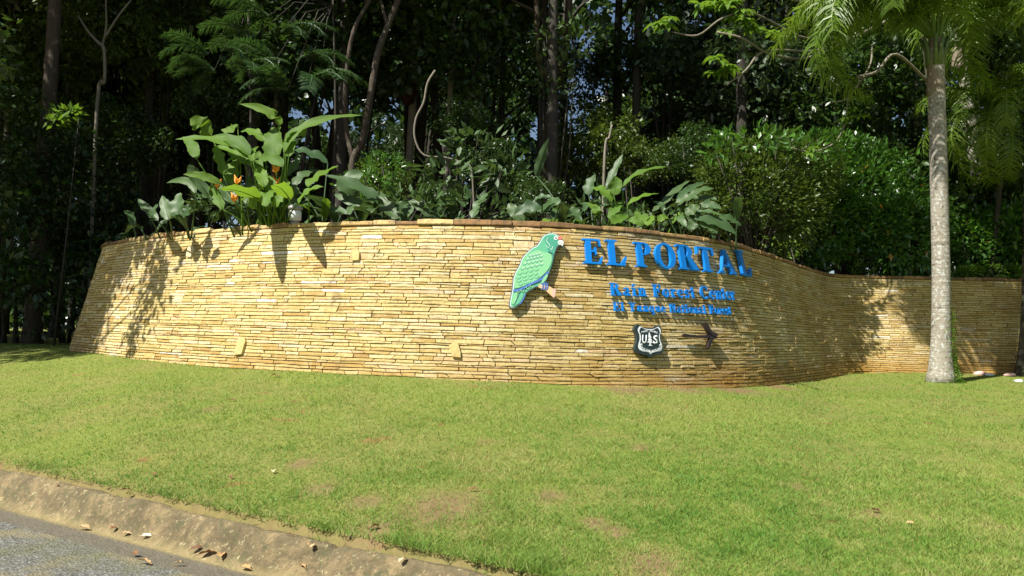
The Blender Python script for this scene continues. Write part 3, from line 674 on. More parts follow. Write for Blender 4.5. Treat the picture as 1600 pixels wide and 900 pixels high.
bp.cut('beak', [(550, 168), (575, 158), (596, 168), (598, 192), (588, 215), (578, 200), (560, 200), (548, 186)], 0.094, 0.104, M['p_white'], par, 2)
bp.line('beak_line', [(552, 182), (572, 184), (590, 194)], 4, 0.1045, 0.107, M['p_dark'], par, 2)
def circ(cx, cy, r, n=14, ry=None): return [(cx + r * math.cos(2 * math.pi * i / n), cy + (ry or r) * math.sin(2 * math.pi * i / n)) for i in range(n)]
e_ = bp.cut('eye', circ(528, 138, 18), 0.094, 0.098, M['p_white'], par)
bp.cut('pupil', circ(528, 139, 8), 0.0985, 0.101, M['p_dark'], par)
bp.cut('perch', [(365, 600), (372, 572), (432, 578), (470, 592), (527, 626), (512, 700), (455, 650), (430, 628), (400, 612)], 0.079, 0.104, M['p_tan'], par)
bp.cut('perch_end', [(500, 612), (527, 626), (512, 700), (490, 682)], 0.1045, 0.107, M['p_pink'], par)
mb = MB()
for x in (395, 418, 438): bp.line('f', [(x - 5, 560), (x + 10, 575), (x + 8, 605), (x - 6, 625)], (14, 8), 0.1045, 0.112, None, None, 3, False, mb)
bp.fin('claws', mb, M['p_blue'], par)
# shield
bs = Board(1013, 532, 970, 490, 9.41)
sh = thing('shield_sign', 'dark shield plaque with white US and pine tree emblem below the lettering', 'sign', bs.c)
def shieldpts(cx, cy, w, h, tilt=0.06):
    half = [(0, -.40), (.22, -.42), (.40, -.50), (.50, -.34), (.44, -.20), (.44, 0), (.52, .22), (.48, .36), (.30, .43), (.10, .46), (0, .52)]
    pts = half + [(-x, y) for x, y in half[-2:0:-1]]
    return [(cx + x * w + y * h * tilt, cy + y * h + x * w * .03) for x, y in pts]
bs.cut('plaque', shieldpts(405, 400, 400, 475), 0.02, 0.085, M['shield_dark'], sh, 2)
bs.cut('border', shieldpts(418, 392, 340, 400), 0.086, 0.089, M['shield_white'], sh, 2)
bs.cut('field', shieldpts(418, 390, 300, 362), 0.090, 0.092, M['shield_dark'], sh, 2)
mb = MB(); 
for p in ([(402, 275), (438, 360), (420, 358), (450, 405), (428, 403), (462, 436), (375, 430), (402, 400), (385, 398), (405, 355), (390, 355)], [(408, 430), (428, 432), (428, 462), (452, 478), (395, 478), (410, 460)]):
    prism2(mb, ('poly', p), lambda x, y, d: bs.at(x, y, d) - bs.c, 0.0925, 0.096)
bs.fin('pine_emblem', mb, M['shield_white'], sh)
def font_letter(name, ch, cx, cy, h, w, ang, board, root, mat, d0, d1, bold=0.0):
    cu = bpy.data.curves.new('t', 'FONT'); cu.body = ch; cu.size = 1; cu.resolution_u = 3; cu.offset = bold; o = bpy.data.objects.new('t', cu); COL.objects.link(o)
    dg = bpy.context.evaluated_depsgraph_get(); me = bpy.data.meshes.new_from_object(o.evaluated_get(dg)); bpy.data.objects.remove(o); bpy.data.curves.remove(cu)
    co = np.array([v.co[:] for v in me.vertices]); x0, y0 = co[:, :2].min(0); x1, y1 = co[:, :2].max(0); bm = bmesh.new(); bm.from_mesh(me)
    fs = [f for f in bm.faces]; r = bmesh.ops.extrude_face_region(bm, geom=fs)
    vs = [g for g in r['geom'] if isinstance(g, bmesh.types.BMVert)]
    top = set(v.index for v in vs); bm.verts.index_update(); tops = set(vs)
    for v in bm.verts:
        X = ((v.co.x - x0) / (x1 - x0) - .5) * w; Y = -((v.co.y - y0) / (y1 - y0) - .5) * h
        Xr = X * math.cos(ang) - Y * math.sin(ang); Yr = X * math.sin(ang) + Y * math.cos(ang)
        v.co = board.at(cx + Xr, cy + Yr, d1 if v in tops else d0) - board.c
    bmesh.ops.recalc_face_normals(bm, faces=bm.faces); bm.to_mesh(me); bm.free(); me.name = name
    return under(obj(name, me, mat, None, board.c), root)
font_letter('letter', 'U', 335, 382, 128, 66, 0.03, bs, sh, M['shield_white'], 0.0925, 0.096, .025)
font_letter('letter', 'S', 500, 388, 128, 70, 0.03, bs, sh, M['shield_white'], 0.0925, 0.096, .025)
word = 'FOREST SERVICE'
for i, ch in enumerate(word):
    if ch == ' ': continue
    u = (i - 6.5) / 6.5; a = u * 0.22; font_letter('small_letter', ch, 412 + u * 112, 262 + u * u * 22 + u * 5, 26, 14, a, bs, sh, M['shield_white'], 0.0925, 0.095, .02)
bs.line('scroll', [(284, 445), (292, 500), (330, 530), (380, 545), (435, 562), (490, 545), (540, 530), (574, 500), (570, 452)], 34, 0.0925, 0.0945, M['shield_white'], sh)
word = 'DEPARTMENT OF AGRICULTURE'; path = curve2([(284, 450), (300, 505), (340, 528), (390, 540), (435, 552), (485, 540), (535, 525), (568, 500), (572, 455)], 8, False)
for i, ch in enumerate(word):
    if ch == ' ': continue
    q = 3 + (len(path) - 7) * i / (len(word) - 1); j = int(q); a, b = path[j], path[min(j + 1, len(path) - 1)]
    font_letter('small_letter', ch, a[0], a[1], 18, 9, math.atan2(b[1] - a[1], b[0] - a[0]), bs, sh, M['shield_dark'], 0.095, 0.097)
# arrow
ba = Board(1095, 525, 970, 490, 9.41)
ar = thing('arrow_sign', 'dark brown metal arrow pointing right beneath the lettering', 'sign', ba.c)
ba.cut('shaft', [(910, 302), (935, 300), (1010, 318), (1100, 324), (1200, 322), (1290, 316), (1335, 325), (1335, 365), (1230, 358), (1130, 356), (1020, 350), (930, 345), (915, 325)], 0.05, 0.10, M['iron'], ar)
ba.cut('upper_barb', [(1208, 143), (1225, 136), (1250, 165), (1285, 225), (1325, 280), (1385, 300), (1398, 325), (1370, 352), (1325, 335), (1290, 300), (1250, 240), (1225, 185)], 0.045, 0.115, M['iron'], ar)
ba.cut('lower_barb', [(1385, 318), (1398, 330), (1375, 375), (1330, 380), (1312, 430), (1300, 480), (1282, 515), (1262, 505), (1268, 440), (1285, 385), (1310, 345), (1340, 330)], 0.048, 0.106, M['iron'], ar)
# floodlight standing on the wall
lp = W(455, 338, 12.6); lp = wpt(wall_sz(455, 340)[0], ZTOP + .10, -0.10)
fl = thing('floodlight', 'small white floodlight standing on the wall top in front of the heliconias', 'light', lp)
def lathe(name, prof, mat, root, at, n=16):
    V = [(math.cos(2 * math.pi * k / n) * r, math.sin(2 * math.pi * k / n) * r, z) for r, z in prof for k in range(n)]
    Fs = [(i * n + k, i * n + (k + 1) % n, (i + 1) * n + (k + 1) % n, (i + 1) * n + k) for i in range(len(prof) - 1) for k in range(n)]
    Fs += [tuple(range(n))[::-1], tuple(range((len(prof) - 1) * n, len(prof) * n))]
    return under(obj(name, pymesh(name, V, Fs, None, True), mat, None, at), root)
lathe('base', [(.075, 0), (.075, .03), (.05, .045)], M['lamp_grey'], fl, lp)
lathe('housing', [(.05, 0.045), (.10, .06), (.105, .14), (.10, .20), (.085, .22)], M['lamp_white'], fl, lp)
lathe('cap', [(.085, .221), (.12, .235), (.12, .27), (.07, .30), (.03, .305)], M['lamp_grey'], fl, lp)

# ------------------------------------------------------------------ foliage makers
def leaves(C, A, N, L, Wd, tone=None, fold=0.18):
    """C base points, A axis dirs, N normals, L lengths, Wd widths -> V,F,tone (two triangles a leaf)"""
    n = len(C); A = A / (np.linalg.norm(A, axis=1, keepdims=True) + 1e-9); S = np.cross(A, N); S /= (np.linalg.norm(S, axis=1, keepdims=True) + 1e-9); U = np.cross(S, A)
    L = L[:, None]; Wd = Wd[:, None]; mid = C + A * L * 0.45
    V = np.stack([C, mid + S * Wd + U * Wd * fold, C + A * L, mid - S * Wd + U * Wd * fold], 1).reshape(-1, 3)
    b = (np.arange(n) * 4)[:, None]; Fc = np.concatenate([b + np.array([[0, 1, 2]]), b + np.array([[0, 2, 3]])], 0)
    t = RNG.uniform(0, 1, n) if tone is None else tone
    return V, Fc, np.repeat(t, 4)
def blob_crown(name, K, nl, rad, crad, size, rng, flat=0.8, shell=0.35, droop=0.4):
    """leaf clumps on an uneven volume about the origin"""
    cc = rng.normal(size=(K, 3)); cc /= np.linalg.norm(cc, axis=1, keepdims=True); cc *= (shell + (1 - shell) * rng.uniform(0, 1, (K, 1)) ** 0.5) * np.array(rad)
    cc *= (0.8 + 0.4 * rng.uniform(0, 1, (K, 1))); r = crad * rng.uniform(0.5, 1.3, K); per = rng.uniform(0.4, 1.6, K); per = (per / per.sum() * nl).astype(int)
    P = []; O = []; T = []
    for c, rr, m in zip(cc, r, per):
        d = rng.normal(size=(m, 3)); d /= np.linalg.norm(d, axis=1, keepdims=True); q = d * rr * rng.uniform(0.3, 1, (m, 1)) ** 0.6; q[:, 2] *= flat
        P.append(c + q); O.append(d); T.append(np.clip(rng.normal(rng.uniform(.25, .7), .18, m), 0, 1))
    P = np.concatenate(P); O = np.concatenate(O); T = np.concatenate(T); n = len(P)
    A = O + rng.normal(size=(n, 3)) * .7; A[:, 2] -= droop; Nn = rng.normal(size=(n, 3)) * .6; Nn[:, 2] += 1.0; Nn += O * .4
    L = size * rng.uniform(.6, 1.4, n); return leaves(P, A, Nn, L, L * rng.uniform(.2, .34, n), T), cc
def lmesh(name, res, mat):
    V, Fc, T = res; me = npmesh(name, V, Fc, T); me.materials.append(mat); return me
rc_ = np.random.default_rng(5)
CROWNS = []
for i in range(6):
    res, cc = blob_crown('crown', 46, 5200, (3.0, 3.0, 2.3), 0.95, 0.26, rc_)
    CROWNS.append((res, cc))
CM_ = {}
GAPS = [(500, 170, 30), (600, 150, 16), (895, 90, 40), (890, 165, 40), (1488, 120, 30), (1545, 135, 20), (835, 195, 18), (1090, 20, 20)]
def blocks(x, y, z, r):
    if y < 24: return False
    a, b = proj((x, y, z)); rp = r * F / y
    return any(math.hypot(a - g[0], b - g[1]) < g[2] + rp * 1.0 for g in GAPS)
def crown_mesh(i, mk):
    if (i, mk) not in CM_: CM_[(i, mk)] = lmesh('crown', CROWNS[i][0], M[mk])
    return CM_[(i, mk)]
def set_trs(o, loc, rz=0, sc=(1, 1, 1)):
    o.location = loc; o.rotation_euler = (0, 0, rz); o.scale = sc
def tree(px, d, zt, rpx, label, group=None, mk='forest', bark='bark', crowns=((0, 0, 0, 1),), lean=(0, 0), pts=None, seed=0, name='forest_tree', world=None, rad=None, limb=True):
    """trunk through pixel column px at depth d, rising to zt; crowns as offsets from its top with a scale"""
    rn = random.Random(seed + int(px) * 7 + int(d * 10))
    if world is None: b = W(px, 330, d); x, y = b.x, b.y
    else: x, y = world
    z0 = floor_z(x, y) - 0.2; root = thing(name, label, 'tree', (x, y, z0), group)
    r = rad if rad else rpx * d / F
    if pts is None:
        n = 9; path = []
        for i in range(n):
            u = i / (n - 1); path.append(Vector((x + lean[0] * u + 0.12 * math.sin(u * 5 + seed) * u, y + lean[1] * u, z0 + (zt - z0) * u)))
    else: path = [Vector((x, y, z0))] + pts
    path = smoothpath(path, 3); m = MB(); N = len(path)
    m.tube(path, [r * (1.25 - 0.75 * i / N + (0.35 if i == 0 else 0)) for i in range(N)], 9)
    top = path[-1]
    if limb:
        for k in range(5):
            a = rn.uniform(0, 6.28); q = path[int(N * rn.uniform(.55, .95))]; ln = rn.uniform(1.2, 2.8); e = q + Vector((math.cos(a) * ln, math.sin(a) * ln, rn.uniform(.8, 2.2)))
            m.tube([q, q.lerp(e, .5) + Vector((0, 0, .2)), e], [r * .4, r * .28, r * .12], 5)
    under(obj('trunk', m.mesh('trunk', True), M[bark]), root)
    for j, (dx, dy, dz, s) in enumerate(crowns):
        if blocks(top.x + dx, top.y + dy, top.z + dz, 2.9 * s): continue
        o = obj('crown', crown_mesh((seed + j) % 6, mk)); o.parent = root
        set_trs(o, (top.x + dx - x, top.y + dy - y, top.z + dz - z0), rn.uniform(0, 6.28), (s, s, s * rn.uniform(.8, 1.1)))
    return root
# ------------------------------------------------------------------ forest
tallg = 'tall forest trees behind the wall'
TR = [ # px, depth, radius px, label, bark, lean
 (62, 20.5, 11, 'thick dark straight trunk at the far left, beyond the end of the wall', 'bark_red', (0.1, 0)),
 (10, 25, 6, 'thin dark trunk at the left frame edge left of the thick dark trunk', 'bark', (-.3, 0)),
 (388, 27, 8, 'pale-topped trunk rising above the left half of the heliconia clump', 'bark_pale', (.2, 0)),
 (428, 31, 6, 'slim pale trunk just right of the pale-topped trunk above the heliconias', 'bark_pale', (0, 0)),
 (520, 26, 5, 'dark slender trunk by the blue sky gap above the heliconia clump', 'bark', (.1, 0)),
 (636, 25, 6, 'upright grey trunk carrying a dark brown termite nest', 'bark_pale', (.05, 0)),
 (694, 24, 5, 'straight pale grey trunk right of the trunk with the termite nest', 'bark_pale', (.1, 0)),
 (772, 34, 6, 'dark trunk in deep shade above and left of the parrot sign', 'bark', (.4, 0)),
 (842, 26, 7, 'dark trunk directly above the parrot sign, left of the mossy forked trunk', 'bark', (.1, 0)),
 (992, 25, 7, 'dark straight trunk above the letters P and O, beside the bright leafy gap', 'bark', (.1, 0)),
 (1120, 33, 7, 'dark trunk behind the leafy drooping branches above the letter T', 'bark', (0, 0)),
 (1385, 27, 6, 'dark trunk in the shade left of the big palm', 'bark', (0, 0)),
 (1540, 26, 6, 'dark trunk between the two blue sky gaps right of the big palm', 'bark', (.2, 0)),
 (250, 30, 6, 'dim trunk in deep shade behind the left end of the wall', 'bark', (0, 0)),
 (1230, 36, 6, 'dim trunk above the right-hand leafy shrub', 'bark', (0, 0)),
]
for i, (px, d, rp, lab, bk, ln) in enumerate(TR):
    rn = random.Random(i); cr = [(rn.uniform(-1, 1), rn.uniform(-1, 1), 0, 1.35), (rn.uniform(-3, 3), rn.uniform(-2, 3), -2.0, 1.1), (rn.uniform(-3, 3), rn.uniform(0, 4), 1, 1.2)]
    tree(px, d, rn.uniform(16.5, 20), rp, lab, tallg, ('forest', 'forest_c', 'forest_b')[i % 3], bk, cr, ln, seed=i)
# termite nest on the grey trunk
p = W(637, 142, 24.75)
V = []; Fs = []
for i in range(9):
    for k in range(12):
        a = math.pi * i / 8; b = 2 * math.pi * k / 12; r = .30 * (1 + .25 * (float(vnoise(i * 1.3, k * 1.1, 71)) - .5)); V.append((math.sin(a) * math.cos(b) * r, math.sin(a) * math.sin(b) * r, math.cos(a) * r * 1.45))
Fs = [(i * 12 + k, i * 12 + (k + 1) % 12, (i + 1) * 12 + (k + 1) % 12, (i + 1) * 12 + k) for i in range(8) for k in range(12)]
tag(obj('termite_nest', pymesh('termite_nest', V, Fs, None, True), M['nest'], None, p), 'dark brown oval termite nest on the grey trunk above the wall', 'nest')
# forked reddish tree
def poly_tree(name, label, paths, mat, d0, root_px, crowns=(), mk='forest', group=None):
    """paths: list of ([(px,py,depth)...], r0, r1)"""
    b = W(*root_px); z0 = floor_z(b.x, b.y) - .15; root = thing(name, label, 'tree', (b.x, b.y, z0), group)
    for j, (pp, r0, r1) in enumerate(paths):
        P = [W(*q) for q in pp]
        if j == 0: P = [Vector((b.x, b.y, z0))] + P
        P = smoothpath(P, 4); m = MB(); m.tube(P, [r0 + (r1 - r0) * i / (len(P) - 1) for i in range(len(P))], 8)
        under(obj('trunk' if j == 0 else 'branch', m.mesh('trunk', True), mat), root)
    for j, (px, py, d, s) in enumerate(crowns):
        p = W(px, py, d); o = obj('crown', crown_mesh((j + int(px)) % 6, mk)); o.parent = root; set_trs(o, (p.x - b.x, p.y - b.y, p.z - z0), j * 1.7, (s, s, s))
    return root
poly_tree('forked_tree', 'reddish brown tree forking low into two curved stems behind the heliconias',
          [([(550, 262, 20), (565, 225, 20), (577, 160, 20), (590, 85, 20), (606, 40, 20), (628, -20, 20), (650, -120, 20)], .10, .075),
           ([(552, 250, 20), (541, 200, 20), (540, 130, 20), (552, 50, 20), (580, -5, 20), (600, -60, 20)], .065, .05),
           ([(607, 45, 20), (600, 20, 20), (585, -30, 20.5)], .06, .03)], M['bark_red'], 20, (552, 320, 20), [(640, -190, 21, .9), (560, -150, 20, .8)])
poly_tree('bare_branch', 'pale leafless curling stem standing right of the grey trunks',
          [([(738, 275, 19), (722, 255, 19), (695, 246, 19), (662, 242, 19), (648, 215, 19), (650, 185, 19), (662, 160, 19), (668, 130, 19), (680, 110, 19)], .020, .028)], M['bark_pale'], 19, (745, 310, 19))
poly_tree('pale_sapling', 'thin crooked pale sapling in the sunlit gap at upper left',
          [([(152, 162, 21), (163, 130, 21), (163, 80, 21), (158, 68, 21)], .05, .04), ([(160, 72, 21), (140, 52, 21), (122, 24, 21)], .04, .02),
           ([(160, 72, 21), (166, 40, 21), (165, -10, 21)], .03, .02), ([(163, 60, 21), (185, 25, 21), (205, 0, 21)], .035, .02)], M['bark_pale'], 21, (150, 300, 21), [(170, -60, 21.5, .45), (205, 40, 22.5, .45), (120, 40, 22.5, .4)], 'forest_b')
poly_tree('mossy_tree', 'mossy fork-trunked tree above the parrot sign beside the pale sky gap',
          [([(855, 240, 22), (860, 170, 22), (872, 120, 22), (886, 60, 22), (890, -20, 22), (900, -150, 22)], .13, .10), ([(864, 150, 22), (842, 90, 22), (838, 0, 22), (830, -90, 22)], .10, .08),
           ([(878, 150, 22), (882, 115, 22), (905, 100, 22)], .05, .03), ([(858, 60, 22.3), (840, 22, 22), (800, 0, 22), (790, -20, 22)], .045, .04)], barkmat('mossy_bark', (0.025, 0.02, 0.012), (0.07, 0.055, 0.03), [(3, 0.57, (0.17, 0.16, 0.05))]), 22, (852, 320, 22), [(900, -240, 23, 1.2), (820, -200, 23, 1.0)])
poly_tree('broken_stem', 'short leaning dead stem in the bright bushes above the letter E',
          [([(945, 240, 21), (952, 215, 21), (956, 195, 21)], .04, .03)], M['bark_pale'], 21, (942, 300, 21))

# hidden tall trees that close the canopy: mass of the wood, crowns seen overlapping
rn = random.Random(99); spots = []
for i in range(64):
    x = rn.uniform(-34, 40); y = rn.uniform(27, 50); spots.append((x, y))
for i, (x, y) in enumerate(spots):
    if y / max(abs(x), .1) < 0.8: continue
    px = 800 + F * x / y
    cr = [(0, 0, 0, rn.uniform(1.1, 1.6)), (rn.uniform(-3, 3), rn.uniform(-3, 3), rn.uniform(-4, -2), rn.uniform(.8, 1.3)), (rn.uniform(-3, 3), rn.uniform(-3, 3), rn.uniform(-8, -5), rn.uniform(.7, 1.1))]
    zt = rn.uniform(13, 20)
    spots_used = globals().setdefault('USED', set())
    fe = ['the left frame edge', 'the dark gap left of the wall', 'the left shoulder of the wall', 'the heliconias', 'the floodlight', 'the forked reddish tree', 'the middle of the wall', 'the parrot sign', 'the letters E and L', 'the last blue letters', 'the wall bend', 'the large glossy shrub', 'the big palm', 'the right frame edge'][int(np.clip((px + 60) / 122, 0, 13))]
    lab_ = '%s tree of the dark wood %s %s' % (('slender', 'shaded', 'stout')[i % 3], ('close behind', 'well behind', 'farthest behind')[int(min(2, (y - 27) / 8))], fe)
    if lab_ in USED: lab_ = lab_.replace(' tree', ' leaning tree')
    if lab_ in USED: continue
    USED.add(lab_); tree(px, y, zt, 5, lab_, 'shaded trees of the wood behind the wall', rn.choice(('forest', 'forest_c', 'forest', 'forest_b')), 'bark', cr, (rn.uniform(-1, 1), 0), seed=i + 40, world=(x, y), rad=rn.uniform(.12, .24))
# canopy giants near the wood's front edge that shade it (crowns above the frame)
for i, (x, y, zt) in enumerate([(-20, 15, 13), (-15.5, 20.5, 14), (-20, 24, 16), (-11.5, 24.5, 17), (-5, 22.5, 17.5), (1, 21.5, 16.8), (6.5, 22.5, 17), (12, 23.5, 16), (18, 24, 16), (24, 25, 16), (-26, 19, 15), (-8, 27, 19), (3.5, 27, 19), (15, 28, 19), (-16, 28, 19)]):
    tree(0, y, zt, 6, 'tall canopy tree, crown above the picture, ' + ['far left', 'left of the wall end', 'far left and deeper', 'over the left shoulder', 'over the heliconias', 'over the parrot', 'over the letters', 'over the wall bend', 'over the palm', 'far right', 'leftmost of all', 'deeper over the left wall', 'deeper over the parrot', 'deeper over the bend', 'deeper left'][i], 'canopy trees along the front of the wood', 'forest', 'bark', [(0, 0, 1, 1.2), (2.5, 1, 0, 1.05), (-2.5, 1.5, .5, 1.05)] + ([(0, 3.5, 0, 1.2)] if i % 2 else []), (0, 0), seed=i + 3, world=(x, y), rad=.16)
# understorey shrubs of the wood
ug = 'understorey bushes in front of the wood'
US = [ # px, py centre, depth, scale, mk, label
 (30, 120, 23, .75, 'forest_b', 'yellow-green sunlit bush at the left edge above the dark gap'),
 (250, 50, 25, .95, 'forest_b', 'bright leafy bush high above the left end of the wall'), (20, 230, 20, .55, 'forest', 'dim bush at left edge in the middle of the shade'),
 (200, 210, 22, .45, 'forest', 'dark bush above the left end of the wall'), (110, 330, 22, .65, 'forest', 'black-green bush left of the wall end in deep shade'), (30, 400, 20.5, .75, 'forest', 'lowest dark bush at the left edge'),
 (600, 285, 17, .22, 'forest_b', 'low sunlit bush behind the wall between the heliconias and the grey trunks'), (680, 310, 16, .15, 'forest', 'low leafy bush behind the wall left of the parrot sign'),
 (725, 190, 21, .25, 'forest', 'bright broad-leaved bush beside the curling pale stem'), (775, 265, 20, .3, 'forest', 'bluish green bush right of the curling pale stem'),
 (930, 225, 23, .45, 'forest_b', 'yellow-green bush glowing in the gap above the letter E'), (905, 130, 27, .6, 'forest_c', 'pale glinting foliage by the sky gap above the parrot'),
 (1000, 250, 22, .35, 'forest_b', 'small sunlit bush at the foot of the dark straight trunk'), (1090, 240, 21, .35, 'forest', 'dark bush left of the large leafy shrub'),
 (1180, 120, 24, .9, 'forest_c', 'glinting dark foliage mass above the right shrub'), (1320, 140, 23, .8, 'forest', 'dark foliage behind the palm fronds'),
 (1560, 60, 24, .9, 'forest', 'dark foliage behind the fronds at upper right'), (850, 310, 17, .2, 'forest', 'shaded bush directly behind the parrot sign'),
 (460, 60, 23, .8, 'forest', 'dark leafy mass above the heliconias'), (340, 170, 23, .4, 'forest', 'dark bush behind the top heliconia leaves'), (700, 60, 24, .9, 'forest', 'dark foliage hanging above the curling pale stem'),
 (560, 60, 29, 1.0, 'forest', 'dark foliage behind the forked reddish tree'), (1050, 60, 26, .9, 'forest', 'dark leaves left of the big-leaved branches'), (1440, 300, 22, .8, 'forest', 'dark foliage filling the gap left of the palm trunk'),
 (1580, 300, 22, .7, 'forest_b', 'green bush behind the drooping small palm at right'),
]
for i, (px, py, d, s, mk, lab) in enumerate(US):
    c = W(px, py, d); z0 = floor_z(c.x, c.y) - .1; root = thing('bush', lab, 'bush', (c.x, c.y, z0), ug); rn = random.Random(i + 500)
    m = MB()
    for k in range(3):
        e = c + Vector((rn.uniform(-1, 1), rn.uniform(-1, 1), rn.uniform(-.5, 1))) * s * 1.4; b = Vector((c.x + rn.uniform(-.15, .15), c.y + rn.uniform(-.15, .15), z0)); m.tube([b, b.lerp(e, .5) + Vector((rn.uniform(-.2, .2), 0, 0)), e], [.05 * s + .02, .03 * s + .015, .01], 5)
    under(obj('stem', m.mesh('stem', True), M['bark']), root)
    o = obj('crown', crown_mesh(i % 6, mk)); o.parent = root; set_trs(o, (0, 0, c.z - z0), rn.uniform(0, 6), (s, s, s * .95))
# far wood that closes the view, with thin places where the sky shows
def far_wood():
    n = 60000; y = RNG.uniform(52, 66, n); u = RNG.uniform(-.80, .80, n); x = y * u; z = RNG.uniform(1, 34, n)
    px = 800 + F * u; py = 520 - F * (z - 1.6) / y + (px - 800) * .026; dens = vnoise(px / 90, py / 90, 81) * .6 + vnoise(px / 34, py / 34, 82) * .4
    keep = dens > 0.30
    for gx, gy, gr in ((500, 165, 26), (515, 215, 26), (603, 150, 20), (895, 75, 40), (890, 160, 42), (925, 120, 30), (1488, 120, 34), (1545, 135, 22), (835, 195, 22), (1090, 20, 22), (690, 180, 16), (100, 110, 26), (740, 245, 14)):
        keep &= ~(((px - gx) ** 2 + (py - gy) ** 2) < gr * gr)
    x, y, z = x[keep], y[keep], z[keep]; n = len(x); P = np.stack([x, y, z], -1); A = RNG.normal(size=(n, 3)); A[:, 2] -= .4; Nn = RNG.normal(size=(n, 3)); Nn[:, 1] -= 1
    L = RNG.uniform(.5, 1.3, n); tag(obj('far_wood', lmesh('far_wood', leaves(P, A, Nn, L, L * .36), M['forest'])), 'dense shaded foliage of the wood far behind the trunks', 'wood', kind='stuff')
far_wood()
# ------------------------------------------------------------------ broad-leaved herbs (heliconias, gingers)
def bez(a, b, c, t): return a * (1 - t) ** 2 + b * 2 * t * (1 - t) + c * t * t
def blade(a, b, c, wid, roll, rn, rag=.0, fold=.35, n=11, face=None):
    """leaf blade along the bezier a-b-c; returns V,F"""
    V = []; Fs = []; ph = rn.uniform(0, 6)
    for i in range(n + 1):
        t = i / n; p = bez(a, b, c, t); tg = (bez(a, b, c, min(1, t + .02)) - bez(a, b, c, max(0, t - .02))).normalized()
        side = tg.cross(Vector((0, 0, 1)));
        if side.length < .05: side = Vector((1, 0, 0))
        side.normalize()
        if face is not None:
            s2 = tg.cross(face)
            if s2.length > .1:
                s2.normalize(); s2 = s2 if s2.dot(side) > 0 else -s2; side = side.lerp(s2, .72).normalized()
        side = Matrix.Rotation(roll, 3, tg) @ side; up = side.cross(tg)
        w = wid * (math.sin(math.pi * min(1, (t * .93 + .05)) ** .85) ** .75); w = max(w, .002) * (.12 if i == 0 else 1) * (.05 if i == n else 1)
        e1 = w * (1 - rag * rn.random()); e2 = w * (1 - rag * rn.random()); wv = .2 * w * math.sin(ph + t * 17)
        V += [p - side * e1 + up * (e1 * fold + wv), p - side * e1 * .5 + up * e1 * fold * .62, p, p + side * e2 * .5 + up * e2 * fold * .62, p + side * e2 + up * (e2 * fold - wv)]
    for i in range(n):
        for j in range(4): Fs.append((i * 5 + j, i * 5 + j + 1, (i + 1) * 5 + j + 1, (i + 1) * 5 + j))
    return V, Fs
def herb_leaf(root, foot, a, b, c, wid, roll, rn, mat, tone, rag=.15, face=None):
    V, Fs = blade(a, b, c, wid, roll, rn, rag, .22, 12, face); m = MB(); m.add(V, Fs, tone)
    pet = [foot, foot.lerp(a, .55) + Vector((0, 0, (a - foot).length * .08)), a]; m.tube(smoothpath(pet, 3), [.016, .015, .014, .013, .012, .010, .009][:7], 5, .6)
    m.tube([bez(a, b, c, t) + Vector((0, 0, -.004)) for t in (0, .25, .5, .75, .95)], [.009, .008, .006, .004, .002], 4, 1.0)
    under(obj('leaf', m.mesh('leaf', True), mat), root)
def flower(root, p, rn, h=.09):
    m = MB()
    for k in range(5):
        s = 1 if k % 2 else -1; b = p + Vector((0, 0, k * h / 5)); m.tube([b, b + Vector((s * .035, rn.uniform(-.02, .02), .03)), b + Vector((s * .06, 0, .085))], [.014, .016, .002], 5)
    m.tube([p + Vector((0, 0, -.04)), p + Vector((0, 0, h))], [.006, .006], 5)
    under(obj('flower', m.mesh('flower', True), M['orange']), root)
def clump(label, foot, specs, zx, zy, k, mat, seed, group, flowers=(), rnd=0, spread=1.0, size=(.5, .9), dep=12.8, hgt=(.3, 1.3), cat='plant', name='heliconia_clump', wk=1.0):
    rn = random.Random(seed); root = thing(name, label, cat, foot, group)
    def footpt(): return foot + Vector((rn.uniform(-.35, .35) * spread, rn.uniform(-.05, .25), 0))
    for sp in specs:
        (x0, y0), (x1, y1), (x2, y2), w = sp[:4]; d = sp[4] if len(sp) > 4 else dep + rn.uniform(-.2, .35); dt = rn.uniform(-.15, .45)
        a = W(zx + x0 / k, zy + y0 / k, d); b = W(zx + x1 / k, zy + y1 / k, d + dt * .4); c = W(zx + x2 / k, zy + y2 / k, d + dt); b = b * 2 - (a + c) * .5
        fp = footpt(); fp.x = fp.x * .5 + a.x * .5; herb_leaf(root, fp, a, b, c, w / k * d / F * .74 * wk, rn.uniform(-.35, .35), rn, M[sp[6]] if len(sp) > 6 else mat, rn.uniform(.2, 1), .3, Vector((-.25, -1, .35)).normalized())
    for i in range(rnd):
        az = rn.uniform(0, 6.28); L = rn.uniform(*size); h = rn.uniform(*hgt); fp = foot + Vector((rn.uniform(-1, 1) * spread * .8, rn.uniform(-.1, .5), 0)); a = fp + Vector((math.cos(az) * .15, math.sin(az) * .15, h * .7))
        dr = rn.uniform(-.5, .6); c = a + Vector((math.cos(az) * L * .8, math.sin(az) * L * .8, L * dr)); b = (a + c) * .5 + Vector((0, 0, L * .35))
        herb_leaf(root, fp, a, b, c, L * .15, rn.uniform(-.4, .4), rn, mat, rn.uniform(0, 1))
    for (x, y) in flowers: flower(root, W(zx + x / k, zy + y / k, dep + rn.uniform(-.2, .1)), rn)
    return root
hg = 'broad-leaved herbs planted along the top of the wall'
def ft(px, d): 
    q = W(px, 330, d); return Vector((q.x, q.y, bedz(q.x, q.y) - .03))
